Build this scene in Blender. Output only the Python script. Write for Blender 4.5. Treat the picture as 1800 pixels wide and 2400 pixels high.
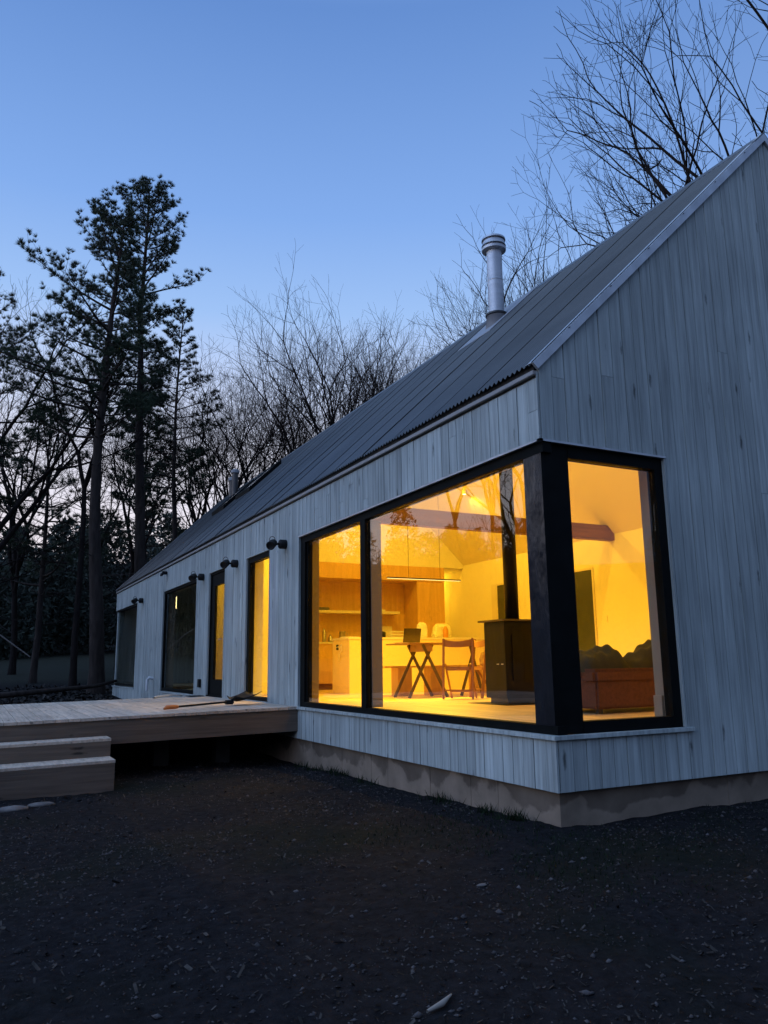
import bpy, bmesh, math, random
import numpy as np
from mathutils import Vector, Matrix
PI = math.pi
for o in list(bpy.data.objects): bpy.data.objects.remove(o)
SC = bpy.context.scene
COL = SC.collection
random.seed(7)

def lin(r, g, b):
    f = lambda c: (c / 255 / 12.92) if c / 255 <= .04045 else ((c / 255 + .055) / 1.055) ** 2.4
    return (f(r), f(g), f(b), 1)

# ------------------------------------------------------------------ camera
YAW, PITCH, ROLL = 0.4778, 0.1907, -0.0139
cam_d = bpy.data.cameras.new('camera')
cam = bpy.data.objects.new('camera', cam_d); COL.objects.link(cam); SC.camera = cam
cam_d.sensor_fit = 'HORIZONTAL'; cam_d.sensor_width = 36; cam_d.lens = 36 * 1843.13 / 1800
cam_d.clip_start = .05; cam_d.clip_end = 2000
fw = Vector((math.sin(YAW) * math.cos(PITCH), math.cos(YAW) * math.cos(PITCH), math.sin(PITCH)))
rt = Vector((math.cos(YAW), -math.sin(YAW), 0)); up = rt.cross(fw)
r2 = math.cos(ROLL) * rt + math.sin(ROLL) * up; u2 = -math.sin(ROLL) * rt + math.cos(ROLL) * up
M = Matrix((r2, u2, -fw)).transposed().to_4x4(); M.translation = (-4.028, -4.967, 1.235)
cam.matrix_world = M
SC.view_settings.view_transform = 'Standard'; SC.view_settings.look = 'None'
SC.view_settings.exposure = 0.0; SC.view_settings.gamma = 1
SC.cycles.max_bounces = 10; SC.cycles.diffuse_bounces = 5; SC.cycles.transparent_max_bounces = 16
SC.cycles.sample_clamp_indirect = 4; SC.cycles.caustics_reflective = False; SC.cycles.caustics_refractive = False

# ------------------------------------------------------------------ twilight sky
GLOW = math.radians(-28)      # afterglow azimuth, measured from +Y towards +X
W = bpy.data.worlds.new('World'); SC.world = W; W.use_nodes = True
nt = W.node_tree; N = nt.nodes; Lk = nt.links
bg = N['Background']
tc = N.new('ShaderNodeTexCoord'); nrm = N.new('ShaderNodeVectorMath'); nrm.operation = 'NORMALIZE'
Lk.new(tc.outputs['Generated'], nrm.inputs[0])
sep = N.new('ShaderNodeSeparateXYZ'); Lk.new(nrm.outputs[0], sep.inputs[0])
def ramp(stops):
    r = N.new('ShaderNodeValToRGB'); e = r.color_ramp.elements
    while len(e) < len(stops): e.new(.5)
    for k, (p, c) in enumerate(stops): e[k].position = p; e[k].color = lin(*c)
    Lk.new(sep.outputs['Z'], r.inputs[0]); return r
ra = ramp([(0, (238, 222, 228)), (.14, (246, 238, 246)), (.25, (228, 230, 248)), (.33, (202, 217, 250)),
           (.42, (160, 196, 247)), (.52, (132, 174, 238)), (.69, (101, 143, 210)), (.80, (150, 186, 240)), (1, (172, 204, 250))])
rb = ramp([(0, (136, 144, 168)), (.2, (128, 146, 186)), (.5, (118, 148, 200)), (.69, (112, 150, 210)), (.8, (134, 168, 220)), (1, (150, 182, 228))])  # zenith and rear sky, out of view, lifted to brighten the walls
dot = N.new('ShaderNodeVectorMath'); dot.operation = 'DOT_PRODUCT'
dot.inputs[1].default_value = (math.sin(GLOW), math.cos(GLOW), 0); Lk.new(nrm.outputs[0], dot.inputs[0])
mr = N.new('ShaderNodeMapRange'); mr.interpolation_type = 'SMOOTHSTEP'
mr.inputs[1].default_value = -.55; mr.inputs[2].default_value = .45; Lk.new(dot.outputs['Value'], mr.inputs[0])
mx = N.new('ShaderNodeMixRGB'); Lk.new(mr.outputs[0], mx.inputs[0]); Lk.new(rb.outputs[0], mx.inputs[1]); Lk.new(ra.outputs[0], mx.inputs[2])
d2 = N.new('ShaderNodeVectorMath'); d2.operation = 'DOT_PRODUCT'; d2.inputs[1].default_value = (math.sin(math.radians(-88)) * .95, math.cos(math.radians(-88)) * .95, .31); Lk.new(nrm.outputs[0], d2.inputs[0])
m2 = N.new('ShaderNodeMapRange'); m2.interpolation_type = 'SMOOTHSTEP'; m2.inputs[1].default_value = .45; m2.inputs[2].default_value = .95; m2.inputs[3].default_value = 1; m2.inputs[4].default_value = 2.7; Lk.new(d2.outputs['Value'], m2.inputs[0])  # extra glow added to the out-of-view left sky to brighten the long wall
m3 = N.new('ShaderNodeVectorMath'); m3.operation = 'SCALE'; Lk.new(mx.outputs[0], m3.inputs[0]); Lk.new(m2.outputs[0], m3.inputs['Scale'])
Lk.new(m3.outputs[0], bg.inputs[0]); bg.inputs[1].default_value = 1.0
sd = bpy.data.lights.new('sun', 'SUN'); sd.energy = .03; sd.angle = math.radians(20); sd.color = (1, .8, .75)
so = bpy.data.objects.new('sun', sd); COL.objects.link(so)
so.rotation_euler = (math.radians(86), 0, PI - GLOW)

# ------------------------------------------------------------------ materials
MATS = {}
def mat(name, color, rough=.7, metal=0, spec=.5):
    m = bpy.data.materials.new(name); m.use_nodes = True
    b = m.node_tree.nodes['Principled BSDF']
    b.inputs['Base Color'].default_value = (*color[:3], 1)
    b.inputs['Roughness'].default_value = rough; b.inputs['Metallic'].default_value = metal
    b.inputs['Specular IOR Level'].default_value = spec
    MATS[name] = m; return m
def vary(m, scale=(8, 8, 8), lo=.8, hi=1.2, detail=6, bump=0, bscale=None, coord='Object', island=0, dist=.01, rough=.55, contrast=(.3, .7)):
    """multiply the base colour by stretched noise (and by a random tone per island), add bump"""
    t = m.node_tree; n = t.nodes; l = t.links; b = n['Principled BSDF']
    c = b.inputs['Base Color'].default_value[:]
    tx = n.new('ShaderNodeTexCoord'); mp = n.new('ShaderNodeMapping'); mp.inputs['Scale'].default_value = scale
    l.new(tx.outputs[coord], mp.inputs[0])
    ge = n.new('ShaderNodeNewGeometry')
    if island:
        cm = n.new('ShaderNodeVectorMath'); cm.operation = 'ADD'
        sc = n.new('ShaderNodeVectorMath'); sc.operation = 'SCALE'; sc.inputs[0].default_value = (37, 51, 29)
        l.new(ge.outputs['Random Per Island'], sc.inputs['Scale'])
        l.new(mp.outputs[0], cm.inputs[0]); l.new(sc.outputs[0], cm.inputs[1]); vec = cm.outputs[0]
    else: vec = mp.outputs[0]
    no = n.new('ShaderNodeTexNoise'); no.inputs['Scale'].default_value = 1; no.inputs['Detail'].default_value = detail; no.inputs['Roughness'].default_value = rough
    l.new(vec, no.inputs['Vector'])
    m1 = n.new('ShaderNodeMapRange'); m1.inputs[1].default_value = contrast[0]; m1.inputs[2].default_value = contrast[1]
    m1.inputs[3].default_value = lo; m1.inputs[4].default_value = hi; l.new(no.outputs[0], m1.inputs[0])
    out = m1.outputs[0]
    if island:
        m2 = n.new('ShaderNodeMapRange'); m2.inputs[3].default_value = 1 - island; m2.inputs[4].default_value = 1 + island
        l.new(ge.outputs['Random Per Island'], m2.inputs[0])
        mm = n.new('ShaderNodeMath'); mm.operation = 'MULTIPLY'; l.new(out, mm.inputs[0]); l.new(m2.outputs[0], mm.inputs[1]); out = mm.outputs[0]
    mu = n.new('ShaderNodeVectorMath'); mu.operation = 'SCALE'; mu.inputs[0].default_value = c[:3]; l.new(out, mu.inputs['Scale'])
    l.new(mu.outputs[0], b.inputs['Base Color'])
    if bump:
        bu = n.new('ShaderNodeBump'); bu.inputs['Strength'].default_value = bump; bu.inputs['Distance'].default_value = dist
        l.new(no.outputs[0], bu.inputs['Height']); l.new(bu.outputs[0], b.inputs['Normal'])
    return m, mu, vec, ge
def mulby(m, mu, socket):
    t = m.node_tree; l = t.links; v = t.nodes.new('ShaderNodeVectorMath'); v.operation = 'SCALE'
    l.new(mu.outputs[0], v.inputs[0]); l.new(socket, v.inputs['Scale']); l.new(v.outputs[0], t.nodes['Principled BSDF'].inputs['Base Color']); return v

def boards_mat(name, color, axis):
    sc = (26, 26, 1.1) if axis == 'z' else ((1.1, 26, 26) if axis == 'x' else (26, 1.1, 26))
    m = mat(name, color, .8, 0, .25)
    m, mu, vec, ge = vary(m, sc, .62, 1.12, 8, .45, island=.12, dist=.006, rough=.62)
    n = m.node_tree.nodes; l = m.node_tree.links
    # knots and dark streaks
    vo = n.new('ShaderNodeTexVoronoi'); vo.inputs['Scale'].default_value = 1
    tx = n.new('ShaderNodeTexCoord'); mp = n.new('ShaderNodeMapping')
    mp.inputs['Scale'].default_value = (7, 7, 1.6) if axis == 'z' else ((1.6, 7, 7) if axis == 'x' else (7, 1.6, 7))
    l.new(tx.outputs['Object'], mp.inputs[0])
    wn = n.new('ShaderNodeTexNoise'); wn.inputs['Scale'].default_value = 14; l.new(tx.outputs['Object'], wn.inputs['Vector'])
    ad = n.new('ShaderNodeVectorMath'); ad.operation = 'MULTIPLY_ADD'; ad.inputs[1].default_value = (.18, .18, .18)
    l.new(wn.outputs['Color'], ad.inputs[0]); l.new(mp.outputs[0], ad.inputs[2]); l.new(ad.outputs[0], vo.inputs['Vector'])
    k = n.new('ShaderNodeMapRange'); k.inputs[1].default_value = .05; k.inputs[2].default_value = .15; k.inputs[3].default_value = .3; k.inputs[4].default_value = 1
    l.new(vo.outputs['Distance'], k.inputs[0])
    # broad weather patches
    wp = n.new('ShaderNodeTexNoise'); wp.inputs['Scale'].default_value = .9; wp.inputs['Detail'].default_value = 5; l.new(tx.outputs['Object'], wp.inputs['Vector'])
    k2 = n.new('ShaderNodeMapRange'); k2.inputs[1].default_value = .3; k2.inputs[2].default_value = .7; k2.inputs[3].default_value = .85; k2.inputs[4].default_value = 1.12
    l.new(wp.outputs[0], k2.inputs[0])
    mm = n.new('ShaderNodeMath'); mm.operation = 'MULTIPLY'; l.new(k.outputs[0], mm.inputs[0]); l.new(k2.outputs[0], mm.inputs[1])
    mulby(m, mu, mm.outputs[0]); return m
CLAD = boards_mat('weathered_boards', (.43, .475, .46), 'z')
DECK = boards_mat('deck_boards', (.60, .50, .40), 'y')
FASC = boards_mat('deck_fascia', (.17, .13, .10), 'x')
CONC = mat('concrete', (.22, .168, .125), .9, 0, .06)
_, mu, vec, ge = vary(CONC, (3, 3, 3), .7, 1.2, 8, .25, dist=.01)
def damp_band(m, mu):   # damp dark blotches near the top of the poured wall
    n = m.node_tree.nodes; l = m.node_tree.links
    tx = n.new('ShaderNodeTexCoord'); no = n.new('ShaderNodeTexNoise'); no.inputs['Scale'].default_value = 2.6; no.inputs['Detail'].default_value = 6
    l.new(tx.outputs['Object'], no.inputs['Vector']); k = n.new('ShaderNodeMapRange')
    k.inputs[1].default_value = .66; k.inputs[2].default_value = .71; k.inputs[3].default_value = 1.15; k.inputs[4].default_value = .68
    sp = n.new('ShaderNodeSeparateXYZ'); l.new(tx.outputs['Object'], sp.inputs[0]); ma = n.new('ShaderNodeMath'); ma.operation = 'MULTIPLY_ADD'; ma.inputs[1].default_value = 1.3; l.new(sp.outputs['Z'], ma.inputs[0]); l.new(no.outputs[0], ma.inputs[2]); l.new(ma.outputs[0], k.inputs[0]); mulby(m, mu, k.outputs[0])
damp_band(CONC, mu)
BLK = mat('black_frame', (.003, .004, .004), .65, 0, .1)
vary(BLK, (6, 6, 6), .7, 1.5, 4, .1, dist=.004)
BLKM = mat('black_metal_panel', (.02, .021, .026), .26, .3, .5)
vary(BLKM, (5, 5, 2.2), .7, 1.4, 3, .5, dist=.05)
GALV = mat('galvanised_trim', (.5, .52, .54), .45, .6); vary(GALV, (4, 4, 4), .8, 1.15, 4)
ROOF = mat('corrugated_steel', (.068, .067, .066), .38, .45); vary(ROOF, (1.5, .6, 1.5), .8, 1.2, 5, island=.16)
STEEL = mat('stainless_flue', (.50, .52, .55), .5, .6); vary(STEEL, (3, 3, 14), .85, 1.1, 4)
CONE = mat('flue_cone', (.30, .31, .33), .6, .4)
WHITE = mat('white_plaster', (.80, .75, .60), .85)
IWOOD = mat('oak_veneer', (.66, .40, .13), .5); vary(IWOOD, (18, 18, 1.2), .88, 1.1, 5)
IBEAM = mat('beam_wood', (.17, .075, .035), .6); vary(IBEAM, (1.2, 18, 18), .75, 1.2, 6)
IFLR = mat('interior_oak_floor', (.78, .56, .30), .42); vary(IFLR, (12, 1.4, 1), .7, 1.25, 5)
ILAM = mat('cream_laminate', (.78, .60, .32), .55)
ICTR = mat('pale_counter', (.7, .62, .5), .45)
STOVE = mat('stove_steel', (.007, .006, .005), .45, 0, .2)
REV = mat('reveal_lining', (.36, .29, .22), .6)
def simple(name, c, r=.6, me=0): return mat(name, c, r, me)
PAPER = simple('paper', (.78, .74, .62)); DARK = simple('dark_plastic', (.02, .02, .02), .4); TAN = simple('chair_beech', (.30, .13, .05), .5)
TABW = simple('table_wood', (.36, .2, .09), .5); TRES = simple('trestle_wood', (.10, .07, .045), .5)
SOFA = simple('brown_sofa', (.10, .036, .02), .9); vary(SOFA, (30, 30, 30), .8, 1.2, 4, .2)
THROW = simple('charcoal_cloth', (.03, .029, .018), .9); ORANGE = simple('orange_grip', (.55, .17, .04), .5)
WPIPE = simple('white_plastic', (.62, .64, .66), .5)
RUBB = mat('black_rubber', (.009, .009, .01), .6, 0, .25)
CLEARP = simple('cloudy_plastic', (.8, .75, .55), .3); AMBER = simple('amber_bottle', (.6, .25, .03), .3); REDB = simple('red_box', (.4, .06, .03)); GRNB = simple('green_print', (.05, .18, .03)); BLUB = simple('blue_box', (.05, .07, .12))
def glass(name, tint=(.93, .96, .95)):
    m = bpy.data.materials.new(name); m.use_nodes = True; n = m.node_tree.nodes; l = m.node_tree.links
    n.remove(n['Principled BSDF']); o = n['Material Output']
    t = n.new('ShaderNodeBsdfTransparent'); t.inputs[0].default_value = (*tint, 1)
    g = n.new('ShaderNodeBsdfGlossy'); g.inputs['Roughness'].default_value = .0
    f = n.new('ShaderNodeFresnel'); ge_ = n.new('ShaderNodeNewGeometry'); io = n.new('ShaderNodeMapRange'); io.inputs[3].default_value = 1.5; io.inputs[4].default_value = 1 / 1.5; l.new(ge_.outputs['Backfacing'], io.inputs[0]); l.new(io.outputs[0], f.inputs[0])
    no = n.new('ShaderNodeTexNoise'); no.inputs['Scale'].default_value = .5; bu = n.new('ShaderNodeBump'); bu.inputs['Strength'].default_value = .05; bu.inputs['Distance'].default_value = .01
    tx = n.new('ShaderNodeTexCoord'); l.new(tx.outputs['Object'], no.inputs['Vector']); l.new(no.outputs[0], bu.inputs['Height']); l.new(bu.outputs[0], g.inputs['Normal'])
    x = n.new('ShaderNodeMixShader'); l.new(f.outputs[0], x.inputs[0]); l.new(t.outputs[0], x.inputs[1]); l.new(g.outputs[0], x.inputs[2]); l.new(x.outputs[0], o.inputs[0])
    return m
GLASS = glass('window_glass')
def emis(name, c, s):
    m = bpy.data.materials.new(name); m.use_nodes = True; n = m.node_tree.nodes; b = n['Principled BSDF']
    b.inputs['Base Color'].default_value = (.8, .7, .5, 1); b.inputs['Emission Color'].default_value = (*c, 1); b.inputs['Emission Strength'].default_value = s; return m
GLOWM = emis('lamp_glow', (1, .72, .3), 6)
BARK = mat('bark', (.045, .036, .032), .9, 0, .1); vary(BARK, (9, 9, 2), .6, 1.4, 6, .5, dist=.02)
BARKG = mat('grey_bark', (.022, .018, .017), .95, 0, .05); vary(BARKG, (9, 9, 2), .6, 1.4, 6)
NEED = mat('pine_needles', (.028, .05, .022), .7); vary(NEED, (.6, .6, .6), .6, 1.4, 3)
NEED2 = mat('far_foliage', (.03, .038, .026), .85); vary(NEED2, (.12, .12, .12), .5, 1.6, 4)
GROUND = mat('soil', (.0145, .0138, .0152), .95, 0, .04); _, mu, v, g = vary(GROUND, (14, 14, 14), .5, 1.6, 10, .8, dist=.03, rough=.7)
def ground_patches(m, mu):
    n = m.node_tree.nodes; l = m.node_tree.links; b = n['Principled BSDF']
    tx = n.new('ShaderNodeTexCoord'); no = n.new('ShaderNodeTexNoise'); no.inputs['Scale'].default_value = .55; no.inputs['Detail'].default_value = 7; l.new(tx.outputs['Object'], no.inputs['Vector'])
    k = n.new('ShaderNodeMapRange'); k.inputs[1].default_value = .5; k.inputs[2].default_value = .66; l.new(no.outputs[0], k.inputs[0])
    # mossy patches, and a grassy field further out (y > 26)
    sp = n.new('ShaderNodeSeparateXYZ'); l.new(tx.outputs['Object'], sp.inputs[0])
    f = n.new('ShaderNodeMapRange'); f.inputs[1].default_value = 27; f.inputs[2].default_value = 31; l.new(sp.outputs['Y'], f.inputs[0])
    mx = n.new('ShaderNodeMixRGB'); mx.inputs[2].default_value = (.0085, .013, .008, 1); l.new(mu.outputs[0], mx.inputs[1])
    mk = n.new('ShaderNodeMath'); mk.operation = 'MULTIPLY'; mk.inputs[1].default_value = .6; l.new(k.outputs[0], mk.inputs[0]); l.new(mk.outputs[0], mx.inputs[0])
    m2 = n.new('ShaderNodeMixRGB'); m2.inputs[2].default_value = (.032, .032, .024, 1); l.new(mx.outputs[0], m2.inputs[1]); l.new(f.outputs[0], m2.inputs[0])
    f2 = n.new('ShaderNodeMapRange'); f2.inputs[1].default_value = 52; f2.inputs[2].default_value = 58; l.new(sp.outputs['Y'], f2.inputs[0])
    m4 = n.new('ShaderNodeMixRGB'); m4.inputs[2].default_value = (.022, .018, .018, 1); l.new(m2.outputs[0], m4.inputs[1]); l.new(f2.outputs[0], m4.inputs[0])
    l.new(m4.outputs[0], b.inputs['Base Color'])
ground_patches(GROUND, mu)
PEB = mat('pebbles', (.05, .046, .047), .85, 0, .2); vary(PEB, (30, 30, 30), .6, 1.4, 3, island=.75)
LEAF = mat('leaf_litter', (.042, .037, .033), .9, 0, .1); vary(LEAF, (30, 30, 30), .6, 1.4, 3, island=.7)
GRASS = mat('grass_blades', (.012, .02, .010), .8, 0, .05); vary(GRASS, (9, 9, 9), .6, 1.5, 2, island=.4)
STONE = mat('flat_stone', (.14, .13, .125), .9); vary(STONE, (9, 9, 9), .6, 1.3, 6, .4)

# ------------------------------------------------------------------ mesh helpers
def link(name, me, m, parent=None):
    me.name = name; o = bpy.data.objects.new(name, me); COL.objects.link(o)
    if m: 
        for q in (m if isinstance(m, (list, tuple)) else [m]): me.materials.append(q)
    if parent: o.parent = parent
    return o
def obj(name, bm, m, parent=None, smooth=False):
    me = bpy.data.meshes.new(name); bmesh.ops.recalc_face_normals(bm, faces=bm.faces); bm.to_mesh(me); bm.free()
    if smooth: me.polygons.foreach_set('use_smooth', [True] * len(me.polygons))
    return link(name, me, m, parent)
def tag(o, label=None, cat=None, group=None, kind=None):
    if label: o['label'] = label
    if cat: o['category'] = cat
    if group: o['group'] = group
    if kind: o['kind'] = kind
    return o
def empty(name, loc=(0, 0, 0), rz=0, label=None, cat=None, group=None):
    o = bpy.data.objects.new(name, None); COL.objects.link(o); o.location = loc; o.rotation_euler = (0, 0, rz); o.empty_display_size = .1
    return tag(o, label, cat, group)
def box(bm, x0, x1, y0, y1, z0, z1):
    v = [bm.verts.new(p) for p in ((x0, y0, z0), (x1, y0, z0), (x1, y1, z0), (x0, y1, z0), (x0, y0, z1), (x1, y0, z1), (x1, y1, z1), (x0, y1, z1))]
    for f in ((0, 3, 2, 1), (4, 5, 6, 7), (0, 1, 5, 4), (1, 2, 6, 5), (2, 3, 7, 6), (3, 0, 4, 7)): bm.faces.new([v[i] for i in f])
    return v
def bev(bm, w=.005, seg=2):
    bmesh.ops.bevel(bm, geom=bm.edges[:], offset=w, segments=seg, affect='EDGES', clamp_overlap=True); return bm
def B(*boxes, bevel=0):
    bm = bmesh.new()
    for b in boxes: box(bm, *b)
    if bevel: bev(bm, bevel)
    return bm
def multi(name, boxes, m, parent):
    for b in boxes: obj(name, B(b), m, parent)
def quadprism(bm, poly, axis, d0, d1):
    """polygon of (a, z) extruded along the third axis: axis 'x' -> a is y, thickness along x; 'y' -> a is x"""
    P = (lambda a, z, d: (d, a, z)) if axis == 'x' else (lambda a, z, d: (a, d, z))
    A = [bm.verts.new(P(a, z, d0)) for a, z in poly]; C = [bm.verts.new(P(a, z, d1)) for a, z in poly]
    bm.faces.new(A); bm.faces.new(C[::-1]); n = len(poly)
    for i in range(n): bm.faces.new((A[i], C[i], C[(i + 1) % n], A[(i + 1) % n]))
def strips(bm, edges, zb, zt, openings, axis, d, gap=0, joints=0, jit=0, kink=None):
    """vertical strips between consecutive edges, cut around rectangular openings"""
    for a, b in zip(edges, edges[1:]):
        cuts = sorted({a, b, *[e for o in openings for e in o[:2] if a + 1e-4 < e < b - 1e-4]})
        d0, d1 = d; j = random.uniform(-jit, jit)
        for p, q in zip(cuts, cuts[1:]):
            p2 = p + (gap if p == a else 0); q2 = q - (gap if q == b else 0)
            mid = (p + q) / 2; segs = [(zb, None)]
            for o in openings:
                if o[0] < mid < o[1]: segs = [(zb, o[2]), (o[3], None)]
            for lo, hi in segs:
                h = [(lo, hi)]
                if hi is None and joints and random.random() < joints:
                    zj = lo + (zt(mid) - lo) * random.uniform(.2, .8); h = [(lo, zj - .0015), (zj + .0015, None)]
                for l_, h_ in h:
                    if h_ is None: poly = [(p2, l_), (q2, l_), (q2, zt(q2)), (p2, zt(p2))]
                    else: poly = [(p2, l_), (q2, l_), (q2, h_), (p2, h_)]
                    if poly[2][1] - l_ > .01 or poly[3][1] - l_ > .01: quadprism(bm, poly, axis, d0 + (j if d0 < d1 else 0), d1)
def lathe(bm, prof, c=(0, 0, 0), seg=28, mtx=None):
    rings = []
    for r, z in prof:
        ring = []
        for k in range(seg):
            a = 2 * PI * k / seg; p = Vector((r * math.cos(a), r * math.sin(a), z))
            if mtx: p = mtx @ p
            ring.append(bm.verts.new(p + Vector(c)))
        rings.append(ring)
    for A, C in zip(rings, rings[1:]):
        for k in range(seg): bm.faces.new((A[k], A[(k + 1) % seg], C[(k + 1) % seg], C[k]))
    bm.faces.new(rings[0][::-1]); bm.faces.new(rings[-1])
def bar(bm, p, q, w, h=None, upv=(0, 0, 1)):
    """rectangular bar from p to q"""
    h = h or w; p = Vector(p); q = Vector(q); t = (q - p).normalized(); s = t.cross(Vector(upv))
    if s.length < 1e-3: s = t.cross(Vector((1, 0, 0)))
    s.normalize(); u = s.cross(t)
    vs = []
    for c in (p, q):
        for a, b in ((-1, -1), (1, -1), (1, 1), (-1, 1)): vs.append(bm.verts.new(c + s * a * w / 2 + u * b * h / 2))
    for f in ((3, 2, 1, 0), (4, 5, 6, 7), (0, 1, 5, 4), (1, 2, 6, 5), (2, 3, 7, 6), (3, 0, 4, 7)): bm.faces.new([vs[i] for i in f])
class Tubes:
    """many tapering tubes gathered into one mesh"""
    def __init__(s): s.v = []; s.f = []; s.n = 0
    def add(s, pts, rad, k=4):
        P = np.asarray(pts, float); n = len(P); R = np.asarray(rad, float)
        T = np.empty_like(P); T[1:-1] = P[2:] - P[:-2]; T[0] = P[1] - P[0]; T[-1] = P[-1] - P[-2]
        T /= np.linalg.norm(T, axis=1)[:, None] + 1e-9
        ref = np.array([.31, .92, .23]) if abs(T[0] @ np.array([.31, .92, .23])) < .9 else np.array([.9, -.2, .37])
        U = np.cross(T, ref); U /= np.linalg.norm(U, axis=1)[:, None] + 1e-9; V = np.cross(T, U)
        a = np.arange(k) * 2 * PI / k
        ring = P[:, None, :] + R[:, None, None] * (np.cos(a)[None, :, None] * U[:, None, :] + np.sin(a)[None, :, None] * V[:, None, :])
        s.v.append(ring.reshape(-1, 3))
        i = np.arange(n - 1)[:, None] * k; j = np.arange(k)[None, :]; j2 = (j + 1) % k
        F = np.stack([i + j, i + j2, i + k + j2, i + k + j], -1).reshape(-1, 4) + s.n
        s.f.append(F); s.n += n * k
    def mesh(s, name):
        me = bpy.data.meshes.new(name); return arrmesh(me, np.concatenate(s.v), np.concatenate(s.f))
def arrmesh(me, V, F):
    k = F.shape[1]; me.vertices.add(len(V)); me.vertices.foreach_set('co', V.astype(np.float32).ravel())
    me.loops.add(F.size); me.loops.foreach_set('vertex_index', F.astype(np.int32).ravel())
    me.polygons.add(len(F)); me.polygons.foreach_set('loop_start', np.arange(0, F.size, k, dtype=np.int32)); me.polygons.foreach_set('loop_total', np.full(len(F), k, dtype=np.int32))
    me.update(calc_edges=True); me.validate(); return me
def one_tube(name, pts, rad, m, parent=None, k=10):
    t = Tubes(); P = [np.array(p, float) for p in pts]; t.add(P, rad if hasattr(rad, '__len__') else [rad] * len(P), k)
    me = t.mesh(name); me.polygons.foreach_set('use_smooth', [True] * len(me.polygons)); return link(name, me, m, parent)

# ------------------------------------------------------------------ HOUSE
LEN = 21.77; WID = 6.66; RX = 3.33; ZC = .252; ZS = .663; ZH = 3.028; ZW = 3.652; SL = .965
def ztop(x): return ZW + SL * min(x, WID - x)
house = empty('gabled_house', (0, 0, 0), 0, 'long gabled house clad in grey boards with a lit corner window', 'house')
LONG_OP = [(-.5, 5.479, ZS, ZH), (6.731, 7.935, .69, ZH), (9.21, 10.321, .69, ZH), (11.296, 14.56, ZS + .01, ZH), (18.023, 22, ZS, ZH)]
GAB_OP = [(-.5, 1.415, ZS, ZH)]
T0 = .022   # cladding thickness
# boards
def edges(a, b, w=.14):
    e = [a]; 
    while e[-1] + w * 1.4 < b: e.append(e[-1] + w * random.choice((1, 1, 1, 1.001)))
    return e + [b]
bm = bmesh.new()
strips(bm, edges(0, LEN), ZC, lambda y: 3.575, LONG_OP, 'x', (0, T0), gap=.0038, joints=.12, jit=.003)
obj('wall', bm, CLAD, house)['label'] = 'long side wall of silvery vertical boards'
bm = bmesh.new()
strips(bm, edges(T0 + .001, RX) + edges(RX, WID)[1:], ZC, lambda x: ztop(x) - .01, GAB_OP, 'y', (0, T0), gap=.0038, joints=.22, jit=.003)
obj('wall', bm, CLAD, house)['label'] = 'gable end wall of blue-grey vertical boards'
# wall cores
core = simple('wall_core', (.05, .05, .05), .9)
bm = bmesh.new(); strips(bm, [0.30, LEN - .3], ZC + .02, lambda y: 3.6, LONG_OP, 'x', (T0 + .004, .285)); 
bm2 = bmesh.new(); strips(bm2, [T0 + .004, RX, WID - .02], ZC + .02, lambda x: ztop(x) - .03, GAB_OP, 'y', (T0 + .004, .285))
def inner_white(bm, name):
    o = obj(name, bm, [core, WHITE], house); me = o.data
    for p in me.polygons:
        c = p.center
        if (name == 'side_wall_core' and abs(c.x - .285) < .002) or (name == 'gable_wall_core' and abs(c.y - .285) < .002): p.material_index = 1
    return o
inner_white(bm, 'side_wall_core'); inner_white(bm2, 'gable_wall_core')
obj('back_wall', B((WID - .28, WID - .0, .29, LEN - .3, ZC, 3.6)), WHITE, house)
bm = bmesh.new(); strips(bm, [0.03, RX, WID], ZC, lambda x: ztop(x) - .03, [], 'y', (LEN - .02, LEN - .28)); obj('far_wall', bm, CLAD, house)
# foundation
bm = B((.05, WID - .05, .05, .35, -.7, ZC + .015), (.05, .35, .351, LEN - .05, -.7, ZC + .015), (WID - .35, WID - .05, .351, LEN - .05, -.7, ZC + .015))
obj('foundation', bm, CONC, house)
# form lines on the foundation (thin proud fins left by the shuttering)
multi('form_seam', [(.046, .051, y, y + .008, -.3, ZC + .012) for y in (.86, 1.28, 2.0, 2.9, 3.3, 4.1, 5.0, 5.9)] + [(x, x + .008, .046, .051, -.3, ZC + .012) for x in (1.9, 3.8)], CONC, house)
# floor, ceiling
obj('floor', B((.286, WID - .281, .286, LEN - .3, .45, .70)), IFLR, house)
bm = bmesh.new()
for s in (0, 1):
    x0, x1 = (.286, RX) if s == 0 else (RX, WID - .281)
    zc = lambda x: 3.27 + SL * min(x, WID - x)
    quadprism(bm, [(x0, zc(x0)), (x1, zc(x1)), (x1, zc(x1) + .1), (x0, zc(x0) + .1)], 'y', .287, LEN - .3)
obj('ceiling', bm, WHITE, house)
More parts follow.
